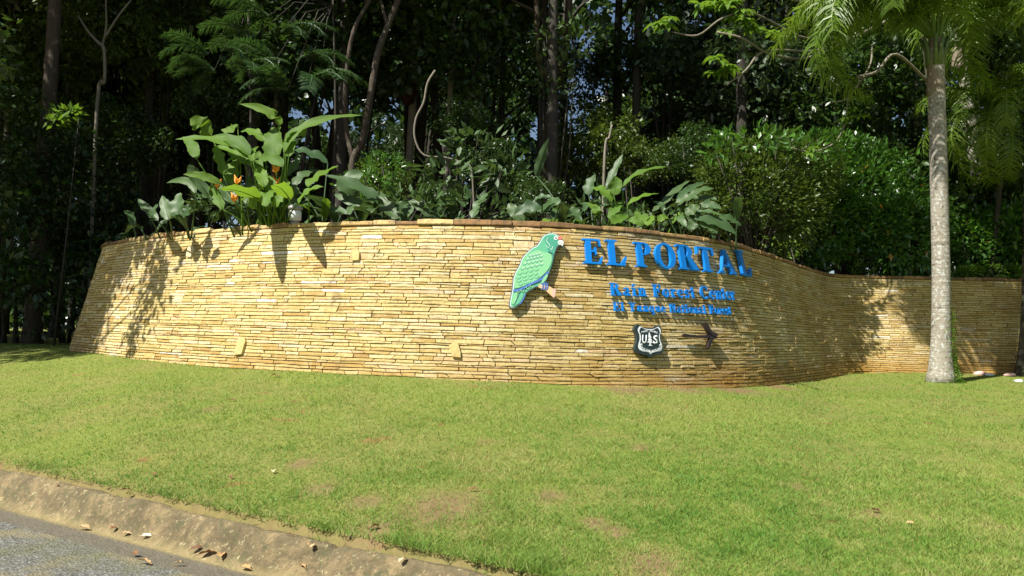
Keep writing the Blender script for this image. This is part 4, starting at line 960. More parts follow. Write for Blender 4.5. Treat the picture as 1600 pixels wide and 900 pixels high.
L1 = [((315, 285), (240, 205), (165, 160), 105, 13.1, .2), ((795, 245), (740, 125), (515, 55), 62, 12.8), ((600, 445), (400, 320), (60, 305), 78, 12.7, .3), ((585, 420), (470, 310), (260, 305), 78, 12.6, .4), ((390, 620), (250, 562), (118, 552), 48, 12.5),
      ((830, 400), (990, 205), (1375, 135), 70, 12.6), ((840, 400), (850, 290), (920, 245), 62, 12.7), ((770, 440), (755, 320), (742, 220), 115, 12.7, .1), ((820, 500), (740, 435), (620, 450), 66, 12.4), ((1000, 640), (1070, 565), (1212, 490), 88, 12.15, .5), ((925, 760), (1000, 670), (1105, 638), 74, 11.95, .6),
      ((690, 640), (665, 560), (640, 500), 70, 12.4), ((640, 790), (605, 735), (645, 650), 55, 12.4), ((550, 480), (470, 400), (330, 345), 56, 12.9), ((215, 445), (185, 360), (115, 285), 62, 12.9), ((690, 320), (610, 255), (520, 250), 66, 12.9), ((500, 200), (450, 240), (385, 235), 60, 13.1),
      ((860, 430), (870, 350), (905, 310), 70, 12.6, .2), ((400, 560), (360, 430), (330, 360), 90, 12.9, .1), ((480, 620), (470, 520), (500, 420), 90, 13.0), ((610, 460), (600, 400), (650, 355), 40, 12.5), ((760, 700), (720, 600), (690, 540), 60, 12.5), ((820, 700), (850, 640), (820, 560), 50, 12.4),
      ((560, 760), (590, 660), (570, 560), 80, 12.8, .1, 'broad_dark'), ((700, 780), (720, 700), (790, 660), 70, 12.2, .2), ((300, 700), (200, 560), (160, 480), 70, 13.0, .2, 'broad_dark'), ((700, 600), (640, 480), (660, 380), 70, 12.8), ((640, 520), (520, 430), (420, 470), 60, 12.9), ((820, 560), (900, 500), (930, 400), 60, 13.0, .2, 'broad_dark'), ((500, 760), (420, 660), (440, 560), 80, 12.9, .1, 'broad_dark'), ((400, 800), (340, 700), (250, 640), 60, 12.9), ((880, 800), (900, 700), (860, 600), 70, 12.8, .1, 'broad_dark'), ((700, 760), (640, 700), (560, 690), 60, 12.4), ((760, 790), (800, 720), (860, 700), 60, 12.3)]
clump('tall heliconia clump with bright green paddle leaves and orange flowers above the wall shadows', ft(425, 12.95), L1, 260, 150, 4.5, M['broad'], 1, hg, [(770, 540), (770, 625), (360, 640), (500, 620), (478, 742)], 10, 1.0, (.45, .8), 12.7)
hc = [o for o in COL.objects if o.get('label', '').startswith('tall heliconia')][0]; rnl = random.Random(3)
for (xa, ya, sa, xb, yb, sb, wd_) in ((431, 345, .35, 442, 447, 1.75, .16), (470, 338, .3, 511, 423, 1.5, .13)):
    a = wpt(*wall_sz(xa, ya)) + TO_SUN * sa; c = wpt(*wall_sz(xb, yb)) + TO_SUN * sb; b = (a + c) * .5 + Vector((0, 0, .12))
    print('overhang', proj(a), proj(c)); herb_leaf(hc, ft(430, 12.95), a, b, c, wd_, 0, rnl, M['broad'], .8, .1, TO_SUN)
L2 = [((210, 690), (140, 600), (0, 612), 46, 13.2), ((95, 850), (80, 760), (100, 680), 100, 13.1, .1), ((20, 870), (-5, 790), (-30, 700), 70, 13.2, .1), ((120, 860), (150, 800), (165, 760), 60, 13.0), ((-60, 880), (-130, 800), (-200, 720), 50, 13.6), ((-100, 880), (-90, 820), (-60, 760), 60, 13.5)]
clump('low dark-leaved heliconias at the left shoulder of the wall', ft(262, 13.6), L2, 260, 150, 4.5, M['broad_dark'], 2, hg, (), 8, .8, (.4, .7), 13.3, (.2, .6))
L3 = [((1530, 780), (1350, 640), (1110, 555), 74, 14.0), ((1290, 740), (1290, 600), (1385, 545), 130, 14.2), ((1135, 475), (1000, 400), (880, 385), 80, 14.5), ((1275, 832), (1190, 798), (1075, 825), 38, 13.0), ((1290, 835), (1290, 800), (1300, 765), 44, 13), ((1500, 830), (1300, 740), (1180, 690), 60, 14), ((1640, 860), (1560, 790), (1500, 700), 90, 13.4), ((1700, 850), (1650, 780), (1620, 740), 80, 13.2), ((1850, 850), (1780, 770), (1700, 740), 60, 13.2), ((900, 640), (960, 560), (1080, 520), 70, 14.3), ((2150, 860), (2200, 760), (2260, 680), 70, 13.4)]
clump('shaded grey-green heliconias leaning over the wall right of the floodlight', ft(560, 13.9), L3, 260, 150, 4.5, M['broad_dark'], 3, hg, (), 16, 2.2, (.5, .9), 13.8, (.2, .8))
L4 = [((270, 365), (190, 375), (95, 425), 75, 12.6), ((385, 335), (310, 365), (245, 425), 64, 12.5), ((385, 345), (395, 400), (390, 455), 70, 12.3), ((225, 330), (270, 308), (335, 318), 32, 12.6), ((440, 380), (470, 410), (515, 465), 60, 12.5), ((330, 450), (350, 410), (345, 380), 50, 12.6), ((160, 470), (90, 400), (60, 350), 60, 12.9), ((520, 400), (540, 360), (495, 352), 30, 12.8)]
clump('low wide-leaved plant right behind the parrot sign', ft(870, 12.8), L4, 780, 230, 4.0, M['broad_dark'], 4, hg, (), 9, .9, (.3, .55), 12.6, (.1, .4))
L5 = [((700, 345), (650, 275), (570, 255), 66, 13.1), ((715, 300), (728, 240), (722, 178), 68, 13.1, .1), ((775, 245), (880, 160), (1050, 122), 42, 13.2), ((800, 365), (890, 310), (1000, 290), 38, 13.0), ((670, 260), (720, 150), (775, 40), 46, 13.8, .2, 'broad_dark'), ((230, 180), (260, 80), (310, -60), 50, 14, .2, 'broad_dark'), ((940, 440), (890, 445), (850, 400), 66, 12.6), ((900, 490), (850, 458), (808, 460), 46, 12.5), ((700, 475), (745, 450), (805, 425), 55, 12.6), ((930, 490), (940, 450), (945, 430), 60, 12.5), ((1000, 470), (1020, 440), (1058, 442), 40, 12.6), ((600, 420), (580, 370), (500, 352), 40, 12.9), ((620, 430), (610, 400), (630, 370), 60, 12.8), ((690, 450), (730, 380), (770, 345), 60, 13), ((560, 300), (570, 230), (600, 170), 60, 13.8, .1, 'broad_dark')]
clump('green heliconia clump with upright paddle leaves above the letters E and L', ft(965, 13.2), L5, 780, 230, 4.0, M['broad'], 5, hg, (), 12, 1.1, (.4, .7), 12.9, (.2, .7))
L6 = [((1010, 375), (1090, 285), (1190, 208), 44, 13.4), ((1110, 325), (1190, 260), (1285, 218), 38, 13.4), ((1170, 315), (1260, 270), (1345, 258), 44, 13.3), ((1100, 365), (1180, 318), (1245, 322), 54, 13.1), ((1160, 415), (1210, 392), (1255, 368), 62, 13.0), ((1250, 372), (1320, 358), (1390, 388), 44, 13.1), ((1225, 412), (1300, 402), (1385, 425), 34, 13.0), ((1220, 450), (1350, 465), (1485, 548), 66, 12.9), ((1375, 440), (1440, 448), (1515, 492), 54, 13.2), ((1220, 330), (1300, 318), (1360, 330), 40, 13.4), ((1250, 480), (1320, 500), (1360, 540), 46, 12.9), ((1170, 500), (1130, 440), (1120, 430), 40, 12.9), ((1190, 520), (1210, 480), (1240, 450), 60, 12.9), ((1020, 400), (1010, 360), (960, 340), 34, 13.2)]
clump('sprawling ginger-like plant with long grey-green leaves above the letters T A and L', ft(1085, 13.3), L6, 780, 230, 4.0, M['broad_dark'], 6, hg, (), 14, .9, (.35, .7), 13.2, (.15, .7))

# ------------------------------------------------------------------ big leafy shrubs on the right
def shrub(label, blobs, n, size, mk, seed, group, name='leafy_shrub'):
    """blobs: (px,py,depth,rx,ry,rz)"""
    rng = np.random.default_rng(seed); VV = []; FF = []; TT = []; off = 0; b0 = W(*blobs[0][:3]); zf = floor_z(b0.x, b0.y)
    root = thing(name, label, 'shrub', (b0.x, b0.y, zf), group); m = MB(); tot = sum(b[3] * b[5] for b in blobs)
    for (px, py, d, rx, ry, rz) in blobs:
        c = np.array(W(px, py, d)); k = int(n * rx * rz / tot); u = rng.normal(size=(k, 3)); u /= np.linalg.norm(u, axis=1, keepdims=True); bump = 0.62 + .42 * vnoise(u[:, 0] * 2.6 + px, u[:, 2] * 2.6 + u[:, 1] * 2, seed) + .34 * vnoise(u[:, 0] * 7 + px, u[:, 2] * 7 + u[:, 1] * 5, seed + 1)
        P = c + u * np.array([rx, ry, rz]) * (bump * rng.uniform(.45, 1.0, k) ** .6)[:, None]; A = u + rng.normal(size=(k, 3)) * .55; A[:, 2] += .1; Nn = u * .5 + rng.normal(size=(k, 3)) * .5; Nn[:, 2] += .9
        L = size * rng.uniform(.6, 1.3, k); V, Fc, T = leaves(P, A, Nn, L, L * rng.uniform(.16, .26, k), np.where(rng.uniform(0, 1, k) < .004, 1.0, rng.uniform(0, .95, k))); VV.append(V); FF.append(Fc + off); TT.append(T); off += len(V)
        for j in range(3 if n > 100 else (1 if px == blobs[0][0] else 0)):
            e = Vector(c + rng.normal(size=3) * np.array([rx, ry, rz]) * .4); s = Vector((b0.x, b0.y, zf - .1)); m.tube([s, s.lerp(e, .5) + Vector((rng.uniform(-.2, .2), 0, 0)), e], [.03, .02, .008], 5)
    under(obj('stem', m.mesh('stem', True), M['bark']), root)
    under(obj('foliage', lmesh('foliage', (np.concatenate(VV), np.concatenate(FF), np.concatenate(TT)), M[mk])), root)
sg_ = 'leafy shrubs above the right part of the wall'
shrub('large glossy green shrub between the wall bend and the palm trunk', [(1330, 320, 20.3, 1.9, 1.1, 1.6), (1400, 360, 20.0, 1.2, .9, 1.3), (1270, 330, 20.0, 1.3, .9, 1.5), (1290, 250, 20.6, 1.3, .9, .8), (1350, 262, 20.6, .9, .8, .7)], 19000, .16, 'shrub', 21, sg_)
shrub('yellowish vine-covered shrub mound right of the ginger leaves', [(1160, 300, 17.8, 1.0, .9, 1.1), (1210, 320, 18.2, 1.1, .9, 1.3), (1118, 275, 17.8, .5, .6, .6), (1215, 250, 18.6, .9, .8, .7), (1265, 270, 19, .9, .8, .8), (1110, 330, 17.4, .5, .5, .5), (1160, 240, 18.2, .5, .5, .4)], 17000, .11, 'forest_b', 22, sg_)
shrub('green shrub behind the wall right of the palm trunk', [(1530, 380, 20.6, 1.2, .8, .9), (1590, 370, 20.3, 1.0, .8, 1.0), (1640, 350, 20.6, 1.2, .8, 1.3)], 9000, .17, 'shrub', 23, sg_)
shrub('low ferny weeds along the wall top left of the palm', [(1400, 427, 20.1, .8, .2, .12), (1345, 420, 20.0, .4, .2, .12), (1440, 430, 20.1, .4, .2, .10)], 1000, .10, 'broad', 24, sg_)
shrub('low ferny weeds along the wall top at the right edge', [(1560, 425, 19.9, .9, .2, .16), (1510, 425, 19.9, .4, .2, .12)], 1200, .10, 'broad', 25, sg_)
shrub('small green creeper tuft where the wall bends', [(1235, 390, 16.9, .32, .2, .17), (1195, 376, 15.9, .22, .15, .1)], 90, .07, 'broad', 26, sg_)
shrub('low leafy fill plants behind the wall left of the parrot', [(640, 322, 13.6, .7, .4, .22), (730, 325, 13.8, .5, .4, .2), (800, 330, 13.8, .5, .4, .18)], 330, .22, 'broad_dark', 27, 'low fill plants along the wall top')
shrub('low leafy fill plants at the feet of the tall heliconias', [(350, 318, 13.9, .6, .3, .2), (420, 325, 13.5, .5, .2, .15)], 300, .2, 'broad_dark', 28, 'low fill plants along the wall top')
shrub('low leafy fill plants behind the letters', [(1020, 345, 13.9, .8, .4, .2), (930, 335, 13.7, .5, .3, .2)], 300, .2, 'broad_dark', 29, 'low fill plants along the wall top')

shrub('broad-leaved sprawling plant under the curling pale stem', [(735, 225, 19.5, .7, .5, .35), (700, 275, 18, .8, .5, .3), (785, 268, 18, .6, .5, .35)], 260, .32, 'broad_dark', 31, 'broad-leaved plants at the feet of the trees')
shrub('small broad-leaved plant with lit tips left of the curling pale stem', [(600, 262, 16.5, .5, .4, .3), (570, 290, 16, .6, .4, .3)], 800, .12, 'shrub', 32, 'broad-leaved plants at the feet of the trees')
shrub('broad-leaved climber on the mossy forked tree', [(865, 120, 21.6, .5, .3, .8), (905, 60, 21.6, .7, .4, .5), (850, 60, 21.6, .5, .3, .5)], 420, .26, 'broad_dark', 33, 'broad-leaved plants at the feet of the trees')
shrub('spray of pale lit leaves beside the thick dark trunk at far left', [(105, 178, 18.8, .35, .2, .12), (90, 190, 18.6, .25, .2, .08)], 90, .22, 'broad', 34, 'broad-leaved plants at the feet of the trees')
shrub('leafy vine on top of the yellowish shrub mound', [(1180, 218, 17.6, 1.1, .5, .22), (1130, 236, 17.2, .5, .4, .2), (1250, 232, 18, .9, .5, .2)], 420, .22, 'shrub', 35, 'leafy shrubs above the right part of the wall')

# ------------------------------------------------------------------ feathery branches
def frond(L, droop, seed, nl=46, ll=.75, ld=1.0, w=.018, start=.16, up=.9, plum=.5):
    """pinnate frond from the origin towards +x; ld = how far leaflets hang"""
    rng = random.Random(seed); n = 16; rach = []; x = z = 0.0; ang = up
    for i in range(n + 1):
        rach.append(Vector((x, 0, z))); x += math.cos(ang) * L / n; z += math.sin(ang) * L / n; ang -= droop / n * (0.6 + 1.0 * i / n)
    m = MB(); m.tube(rach, [.035 * (1 - .85 * i / n) + .004 for i in range(n + 1)], 5, .9)
    for k in range(nl):
        t = start + (1 - start) * k / (nl - 1); q = t * n; i = min(int(q), n - 1); p = rach[i].lerp(rach[i + 1], q - i); tg = (rach[i + 1] - rach[i]).normalized()
        up_ = Vector((-tg.z, 0, tg.x)); l0 = ll * (math.sin(math.pi * (t * .78 + .12)) ** .6) * rng.uniform(.85, 1.1)
        for s in (-1, 1):
            d = (tg * rng.uniform(.35, .7) + Vector((0, s, 0)) + up_ * rng.uniform(-plum, plum)).normalized(); l = l0 * rng.uniform(.85, 1.1); pp = [p]; seg = 3; dd = d.copy()
            for j in range(seg):
                pp.append(pp[-1] + dd * l / seg); dd = (dd + Vector((0, 0, -ld * rng.uniform(.5, 1.0)))).normalized()
            V = []; wd = tg.cross(d).cross(d).normalized() if False else (tg - d * tg.dot(d)).normalized()
            for j, ppp in enumerate(pp):
                ww = w * (1, 1.15, .8, .05)[j]; V += [ppp - wd * ww, ppp + wd * ww]
            m.add(V, [(0, 1, 3, 2), (2, 3, 5, 4), (4, 5, 7, 6)], rng.uniform(0, 1))
    return m.mesh('frond', False)
FR = [frond(3.9, d, i, 120, .74, .9, .0145, .12, a, .8) for i, (d, a) in enumerate(((2.6, .9), (3.2, 1.1), (2.1, .8), (3.7, 1.2)))]
for f in FR: f.materials.append(M['palmleaf'])
SM = [frond(1.9, 2.3, 11, 60, .42, .9, .009, .16, .7), frond(1.9, 3.0, 12, 60, .42, .9, .009, .16, .9)]
for f in SM: f.materials.append(M['palmleaf'])
def palm(label, foot, top, r0, r1, fr, mesh, seed, scale=1, group='palms at the right', bark='palmbark', shaft=True, flare=1.7):
    root = thing('palm_tree', label, 'palm', foot, group); rn = random.Random(seed)
    P = smoothpath([foot, foot.lerp(top, .33) + Vector((.04, 0, 0)), foot.lerp(top, .66) + Vector((.02, 0, 0)), top], 12); N = len(P)
    rad = [(r0 + (r1 - r0) * (i / (N - 1))) * (1 + (flare - 1) * math.exp(-i * 36 / N / 2.2) + .015 * math.sin(i * 2.1)) for i in range(N)]
    m = MB(); m.tube(P, rad, 20); under(obj('trunk', m.mesh('trunk', True), M[bark]), root)
    if shaft:
        m = MB(); m.tube([top - Vector((0, 0, 1.0)), top - Vector((0, 0, .85)), top - Vector((0, 0, .4)), top - Vector((0, 0, .05)), top + Vector((0, 0, .25))], [r1 * 1.01, r1 * 1.12, r1 * 1.03, r1 * .9, r1 * .8], 16); under(obj('fibre_sheath', m.mesh('fibre_sheath', True), M['fibre']), root)
        m = MB()
        for k in range(10):
            a = k * 2.4; b = top + Vector((math.cos(a) * r1 * .8, math.sin(a) * r1 * .8, -.35)); m.tube([b, b + Vector((math.cos(a) * .05, math.sin(a) * .05, .35)), b + Vector((math.cos(a) * .16, math.sin(a) * .16, .62))], [.07, .045, .03], 6, .7)
        under(obj('leaf_bases', m.mesh('leaf_bases', True), M['stem']), root)
    for (az, pitch, mi) in fr:
        o = obj('frond', mesh[mi % len(mesh)]); o.parent = root; o.location = top - foot + Vector((math.cos(R(az)) * r1 * .6, math.sin(R(az)) * r1 * .6, .25)); o.rotation_euler = (rn.uniform(-.15, .15), R(-pitch), R(az)); o.scale = (scale,) * 3
    return root
pf = on_ground(1470, 597); ptop = W(1462, 78, pf.y + .1)
palm('big grey-trunked palm standing on the lawn in front of the right wall', pf - Vector((0, 0, .05)), ptop, .180, .160,
     [(178, -12, 1), (203, 2, 0), (158, 5, 2), (226, 8, 1), (190, 26, 0), (262, 20, 3), (182, -26, 3), (184, 42, 2), (330, 25, 2), (45, 20, 0), (115, 15, 0), (292, 8, 3), (10, 30, 1), (168, 16, 0), (196, 14, 0), (214, 24, 1), (174, 2, 3)], FR, 1)
e2 = on_ground(1607, 588); e2t = W(1612, 60, e2.y)
palm('palm with its trunk cut by the right frame edge', e2 - Vector((0, 0, .05)), e2t, .19, .15, [(180, 0, 0), (205, -10, 1), (235, 0, 3), (190, 25, 0), (140, 0, 1), (320, 0, 1), (20, 0, 2), (170, -18, 3), (215, 12, 2), (160, 12, 2), (195, -40, 3)], FR, 2, .95, bark='bark')
p3 = W(1545, 330, 22.0); p3 = Vector((p3.x, p3.y, bedz(p3.x, p3.y) - .1)); t3 = W(1497, 55, 21.5)
palm('pale leaning palm trunk seen behind the big palm', p3, t3, .19, .15, [(20, 0, 0), (60, 0, 1), (330, -10, 1), (290, 0, 3), (110, 0, 2), (350, 10, 2), (310, 15, 0), (250, 0, 1), (180, 10, 2)], FR, 3, .8)
p4 = W(1545, 400, 20.2); p4 = Vector((p4.x, p4.y, bedz(p4.x, p4.y) - .1)); t4 = W(1568, 205, 19.6)
palm('small drooping young palm behind the wall right of the big palm', p4, t4, .07, .06, [(180, 20, 0), (210, 10, 1), (240, 0, 1), (270, -10, 1), (150, 30, 0), (300, 10, 0), (340, 20, 1), (100, 40, 0), (255, 30, 0), (225, -25, 1), (195, -20, 1), (20, 20, 0), (185, -50, 1), (215, -60, 1), (245, -55, 1), (200, 35, 0), (280, -40, 1), (170, -10, 0)], SM, 4, 1.35, bark='bark', shaft=False, flare=1.2)
# ivy at the palm foot
rng = np.random.default_rng(8); k = 650; hh = rng.uniform(0, 1, k) ** 1.6 * 1.5; aa = rng.normal(-.2, .55, k); rr = .27 - hh * .045 + .03 + np.where(hh < .3, (.3 - hh) * .5 * rng.uniform(0, 1, k), 0)
P = np.stack([pf.x + np.cos(aa) * rr, pf.y + np.sin(aa) * rr, pf.z + hh], -1); A = rng.normal(size=(k, 3)); Nn = np.stack([np.cos(aa), np.sin(aa), aa * 0 + .3], -1)
tag(obj('ivy', lmesh('ivy', leaves(P, A, Nn, rng.uniform(.03, .07, k), rng.uniform(.012, .022, k)), M['broad'])), 'green creeper climbing the right side of the big palm foot', 'creeper', kind='stuff')

# feathery-leaved tree fronds upper left
FN = [frond(1.5, 1.1, 31, 60, .42, .25, .011, .1, .25, .25), frond(1.5, 1.5, 32, 60, .42, .35, .011, .1, .35, .25)]
for f in FN: f.materials.append(M['fern'])
def fern_tree(label, px, d, zpy, specs, name='feathery_tree'):
    b = W(px, 330, d); z0 = floor_z(b.x, b.y) - .1; b = Vector((b.x, b.y, z0)); root = thing(name, label, 'tree', b, 'feathery-leaved trees above the heliconias'); tp = W(px, zpy, d)
    m = MB(); m.tube(smoothpath([b, b.lerp(tp, .5) + Vector((.1, 0, 0)), tp], 6), [.05 - .002 * i for i in range(13)], 7)
    for (fx, fy, fd, az, s) in specs: m.tube([tp - Vector((0, 0, .5)), tp.lerp(W(fx, fy, fd), .5) + Vector((0, 0, .25)), W(fx, fy, fd)], [.018, .012, .008], 4)
    under(obj('trunk', m.mesh('trunk', True), M['bark']), root)
    for i, (fx, fy, fd, az, s) in enumerate(specs):
        p = W(fx, fy, fd)
        for j in range(3):
            o = obj('leaf', FN[(i + j) % 2]); o.parent = root; o.location = p - b; o.rotation_euler = (0.3 * (j - 1), R(8 - 14 * j), R(az + (j - 1) * 28)); o.scale = (s,) * 3
fern_tree('feathery-leaved tree with flat layered sprays above the left of the heliconias', 388, 20, 20, [(345, 80, 19, -10, .8), (360, 100, 18.4, 0, .8), (325, 85, 19.2, 200, .8), (370, 70, 19, 20, .8), (385, 105, 18.2, -30, .7), (335, 110, 18.8, 170, .7)])
fern_tree('feathery-leaved tree with drooping sprays above the right of the heliconias', 520, 20.5, -20, [(440, 50, 19, -20, .9), (470, 90, 18.6, 0, .9), (430, 95, 18.6, 190, .8), (480, 130, 18.2, -40, .9), (420, 25, 19, 170, .9), (500, 120, 18.6, 10, .8), (450, 140, 18.2, 220, .8), (395, 60, 19, 160, .9)])

# palmate-leaved branches upper right
def palmate(root, p, r, rn, mat, tone):
    m = MB(); az0 = rn.uniform(0, 6.28); tilt = Vector((rn.uniform(-.5, .5), rn.uniform(-.8, .1), 1)).normalized(); e1 = tilt.orthogonal().normalized(); e2 = tilt.cross(e1)
    for k in range(8):
        a = az0 + k * 2 * math.pi / 8.6; d = e1 * math.cos(a) + e2 * math.sin(a); l = r * rn.uniform(.8, 1.1); c = p + d * l - Vector((0, 0, l * .35)); b = p + d * l * .5 + tilt * l * .15
        V, Fs = blade(p + d * l * .05, b, c, l * .20, 0, rn, 0, .2, 4); m.add(V, Fs, tone)
    under(obj('leaf', m.mesh('leaf', True), mat), root)
def big_leaf_tree(label, base, paths, clusters, seed, r=.32):
    rn = random.Random(seed); b = W(*base); z0 = floor_z(b.x, b.y) - .1; b.z = z0; root = thing('palmate_leaved_tree', label, 'tree', b, 'trees with big palmate leaves at upper right')
    for j, (pp, r0, r1) in enumerate(paths):
        P = [W(*q) for q in pp]
        if j == 0: P = [b] + P
        P = smoothpath(P, 5); m = MB(); m.tube(P, [r0 + (r1 - r0) * i / (len(P) - 1) for i in range(len(P))], 7); under(obj('trunk' if j == 0 else 'branch', m.mesh('branch', True), M['bark_pale']), root)
    for (px, py, d, n, sp) in clusters:
        c = W(px, py, d)
        for i in range(n):
            q = c + Vector((rn.uniform(-1, 1) * sp, rn.uniform(-1, 1) * sp, rn.uniform(-.6, .6) * sp)); m = MB(); m.tube([c + Vector((0, 0, -.1)), q], [.008, .005], 4); under(obj('petiole', m.mesh('petiole'), M['stem']), root)
            palmate(root, q, r * rn.uniform(.7, 1.1), rn, M['broad'], rn.uniform(.2, 1))
big_leaf_tree('tree with palmate leaves and crooked pale branches reaching left at upper right', (1478, 340, 21.5),
    [([(1470, 150, 21.5), (1430, -20, 21), (1400, -160, 20.5)], .12, .08), ([(1430, 10, 21), (1330, 60, 20), (1262, 90, 20), (1205, 85, 18.5), (1160, 60, 18), (1120, 50, 18)], .04, .025), ([(1430, -20, 21), (1320, 30, 20.5), (1262, 60, 20), (1180, 22, 18.3), (1130, 28, 18), (1090, 55, 18), (1050, 50, 18)], .035, .018),
     ([(1300, 74, 20), (1262, 80, 20), (1195, 80, 18.4), (1165, 110, 18), (1135, 133, 18)], .035, .02), ([(1420, -60, 21), (1310, -30, 20.5), (1262, 0, 20), (1210, -5, 18.6), (1150, -5, 18.2)], .04, .025)],
    [(1035, 35, 18, 6, .25), (1130, 100, 18, 6, .26), (1165, 20, 18.1, 7, .35), (1120, 2, 18.2, 6, .3), (1190, 50, 18.4, 4, .3), (1150, 40, 18, 3, .2), (1090, 10, 18.4, 3, .2)], 5)
big_leaf_tree('tree with smooth looping branches and few palmate leaves left of the big palm', (1462, 340, 20.5),
    [([(1455, 200, 20), (1450, 120, 19.5), (1440, 40, 19)], .07, .05), ([(1452, 130, 19.5), (1400, 85, 19), (1370, 112, 18.5), (1340, 120, 18), (1345, 122, 18)], .04, .03), ([(1363, 70, 18.4), (1358, 105, 18), (1325, 152, 18), (1300, 160, 18)], .022, .016), ([(1322, 190, 18), (1305, 222, 17.8), (1270, 237, 17.6), (1232, 230, 17.5)], .02, .014), ([(1325, 152, 18), (1322, 190, 18)], .018, .018)],
    [(1335, 175, 17.8, 6, .25), (1350, 150, 17.9, 3, .2), (1275, 235, 17.5, 2, .15)], 6, .24)
# tree beyond the left frame edge whose branches shade the wall's left shoulder
def side_tree():
    root = thing('side_tree', 'spreading tree beside the left end of the wall, beyond the edge of the photograph', 'tree', (-14.5, 12.5, gz(-14.5, 12.5)))
    b = Vector(root.location); m = MB(); tp = b + Vector((.5, .2, 7)); m.tube(smoothpath([b, b.lerp(tp, .5) + Vector((.2, 0, 0)), tp], 5), [.22 - .01 * i for i in range(11)], 9)
    tips = []
    for k, (a, c, q) in enumerate([(165, 470, 4.6), (180, 400, 5.2), (200, 500, 4.4), (205, 420, 5.6), (225, 380, 5.0), (232, 470, 4.8), (262, 400, 5.4), (258, 470, 4.6), (150, 500, 5), (240, 425, 6)]): tips.append(wpt(*wall_sz(a, c)) + TO_SUN * q)
    tips += [Vector((-12.6, 12.6, 9.5)), Vector((-14, 12.8, 10)), Vector((-15, 14, 10.5))]
    for q in tips: m.tube([tp - Vector((0, 0, 1.5)), tp.lerp(q, .5) + Vector((0, 0, .3)), q], [.05, .03, .012], 6)
    under(obj('trunk', m.mesh('trunk', True), M['bark']), root)
    rr_ = np.random.default_rng(77); sp = [lmesh('crown', blob_crown('c', 18, 300, (.6, .6, 1.0), .28, .16, rr_)[0], M['forest']) for _ in range(3)]
    for i, q in enumerate(tips):
        if i < 10: o = obj('crown', sp[i % 3]); sc_ = 1.0
        else: o = obj('crown', crown_mesh(i % 6, 'forest')); sc_ = (.5, .7, .8)[i - 10]
        o.parent = root; o.location = q - b; o.rotation_euler = (0, 0, i); o.scale = (sc_, sc_, sc_)
side_tree()

# ------------------------------------------------------------------ fallen leaves, litter and pebbles
DM = [leafmat('dead_leaf_tan', (0.34, 0.20, 0.09), (0.55, 0.38, 0.20), .8, .1), leafmat('dead_leaf_brown', (0.10, 0.05, 0.025), (0.24, 0.12, 0.055), .8, .1), leafmat('dead_leaf_pale', (0.5, 0.44, 0.32), (0.72, 0.66, 0.52), .7, .1)]
def dead_leaf(px, py, size, mi, label, group='fallen leaves on the lawn and gutter'):
    rn = random.Random(int(px * 3 + py)); p = on_ground(px, py) + Vector((0, 0, .016 + size * .06)); size *= .85; m = MB(); a = rn.uniform(0, 3.14); d = Vector((math.cos(a), math.sin(a) * .5, rn.uniform(-.1, .1))) * size
    V, Fs = blade(-d, Vector((0, 0, size * .35)), d, size * .45, rn.uniform(-.4, .4), rn, .35, .5, 7); m.add(V, Fs, rn.random()); m.tube([-d, -d * 1.35], [.003, .002], 4, .1)
    o = obj('fallen_leaf', m.mesh('fallen_leaf'), DM[mi], None, p); tag(o, label, 'leaf', group)
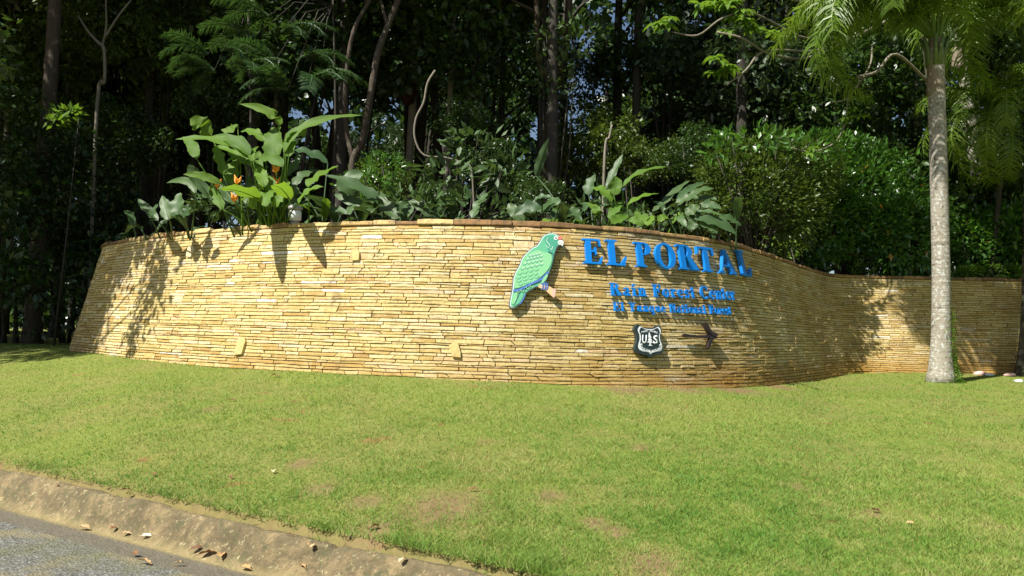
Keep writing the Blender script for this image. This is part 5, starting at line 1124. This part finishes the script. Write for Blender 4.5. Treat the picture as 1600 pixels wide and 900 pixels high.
for q in [(130, 829, .07, 0, 'orange-tan fallen leaf at the left end of the gutter'), (178, 833, .06, 1, 'dark brown curled leaf in the gutter at the left, second from the left'), (198, 840, .05, 0, 'tan curled leaf beside the dark brown curled leaf in the gutter'),
          (229, 843, .05, 2, 'pale upright leaf on the gutter edge'), (210, 871, .06, 1, 'brown leaf on the asphalt below the gutter'), (225, 884, .07, 0, 'yellow-tan leaf on the asphalt below the brown leaf'), (280, 886, .05, 0, 'tan leaf on the asphalt near the bottom edge'),
          (308, 866, .06, 1, 'left leaf of the brown heap in the gutter'), (325, 872, .08, 1, 'middle leaf of the brown heap in the gutter'), (346, 877, .08, 0, 'right leaf of the brown heap in the gutter'), (383, 893, .06, 0, 'yellowish leaf in the gutter near the bottom edge'),
          (486, 862, .08, 0, 'broad peach-coloured leaf lying on the sloping kerb'), (472, 893, .05, 0, 'yellow leaf low on the kerb below the peach leaf'), (451, 840, .03, 1, 'grey-brown scrap at the top of the kerb'), (630, 886, .06, 2, 'pale leaf at the top edge of the kerb near the bottom'),
          (49, 745 + 120, .03, 1, 'small brown scrap on the asphalt at left'), (240, 746, .06, 1, 'dark leaf on the lawn above the kerb at left'), (360, 750, .05, 1, 'brown leaf on the lawn right of the dark leaf'), (427, 741, .06, 2, 'whitish leaf lying on the lawn'),
          (283, 636, .05, 1, 'small dark leaf high on the lawn at left'), (362, 628, .06, 1, 'long dark twiggy leaf on the upper lawn'), (430, 590, .10, 0, 'tan leaf at the foot of the wall below the leaf shadows'), (1368, 803, .06, 1, 'dark leaf alone on the right lawn'), (1422, 822, .04, 0, 'orange-brown scrap on the right lawn'),
          (585, 829, .06, 1, 'brown leaf in the bare patch of the lower lawn'), (740, 770, .05, 1, 'dark scrap beside the large bare patch'), (197, 770, .05, 1, 'short twig-like leaf on the kerb top edge'), (88, 760, .03, 1, 'tiny dark scrap on the sloping kerb at left'),
          (1372, 577, .16, 1, 'curled brown dead frond piece at the foot of the right wall'), (1350, 578, .12, 2, 'yellowish leaf at the foot of the right wall by the bend')]:
    dead_leaf(*q)
def pebble(px, py, r, label, seed):
    rn = random.Random(seed); p = on_ground(px, py); V = []; 
    for i in range(6):
        for k in range(8):
            a = math.pi * i / 5; b = 2 * math.pi * k / 8; q = r * rn.uniform(.75, 1.1); V.append((math.sin(a) * math.cos(b) * q * 1.6, math.sin(a) * math.sin(b) * q, math.cos(a) * q * .6))
    Fs = [(i * 8 + k, i * 8 + (k + 1) % 8, (i + 1) * 8 + (k + 1) % 8, (i + 1) * 8 + k) for i in range(5) for k in range(8)]
    tag(obj('white_rock', pymesh('white_rock', V, Fs, None, True), M['shield_white'] if seed % 2 else M['p_pink'], None, p + Vector((0, 0, r * .25))), label, 'rock', 'pale rocks along the foot of the right wall')
for i, q in enumerate([(1362, 583, .07, 'pale rock nearest the wall bend'), (1414, 581, .08, 'pale rock at the wall foot left of the palm'), (1530, 586, .11, 'first pale rock right of the palm foot'), (1546, 587, .07, 'small pale rock beside the first one right of the palm'), (1577, 588, .10, 'pale rock near the right frame edge'), (1592, 597, .07, 'white scrap on the grass at the right frame edge')]): pebble(*q, i)
print('scene built')
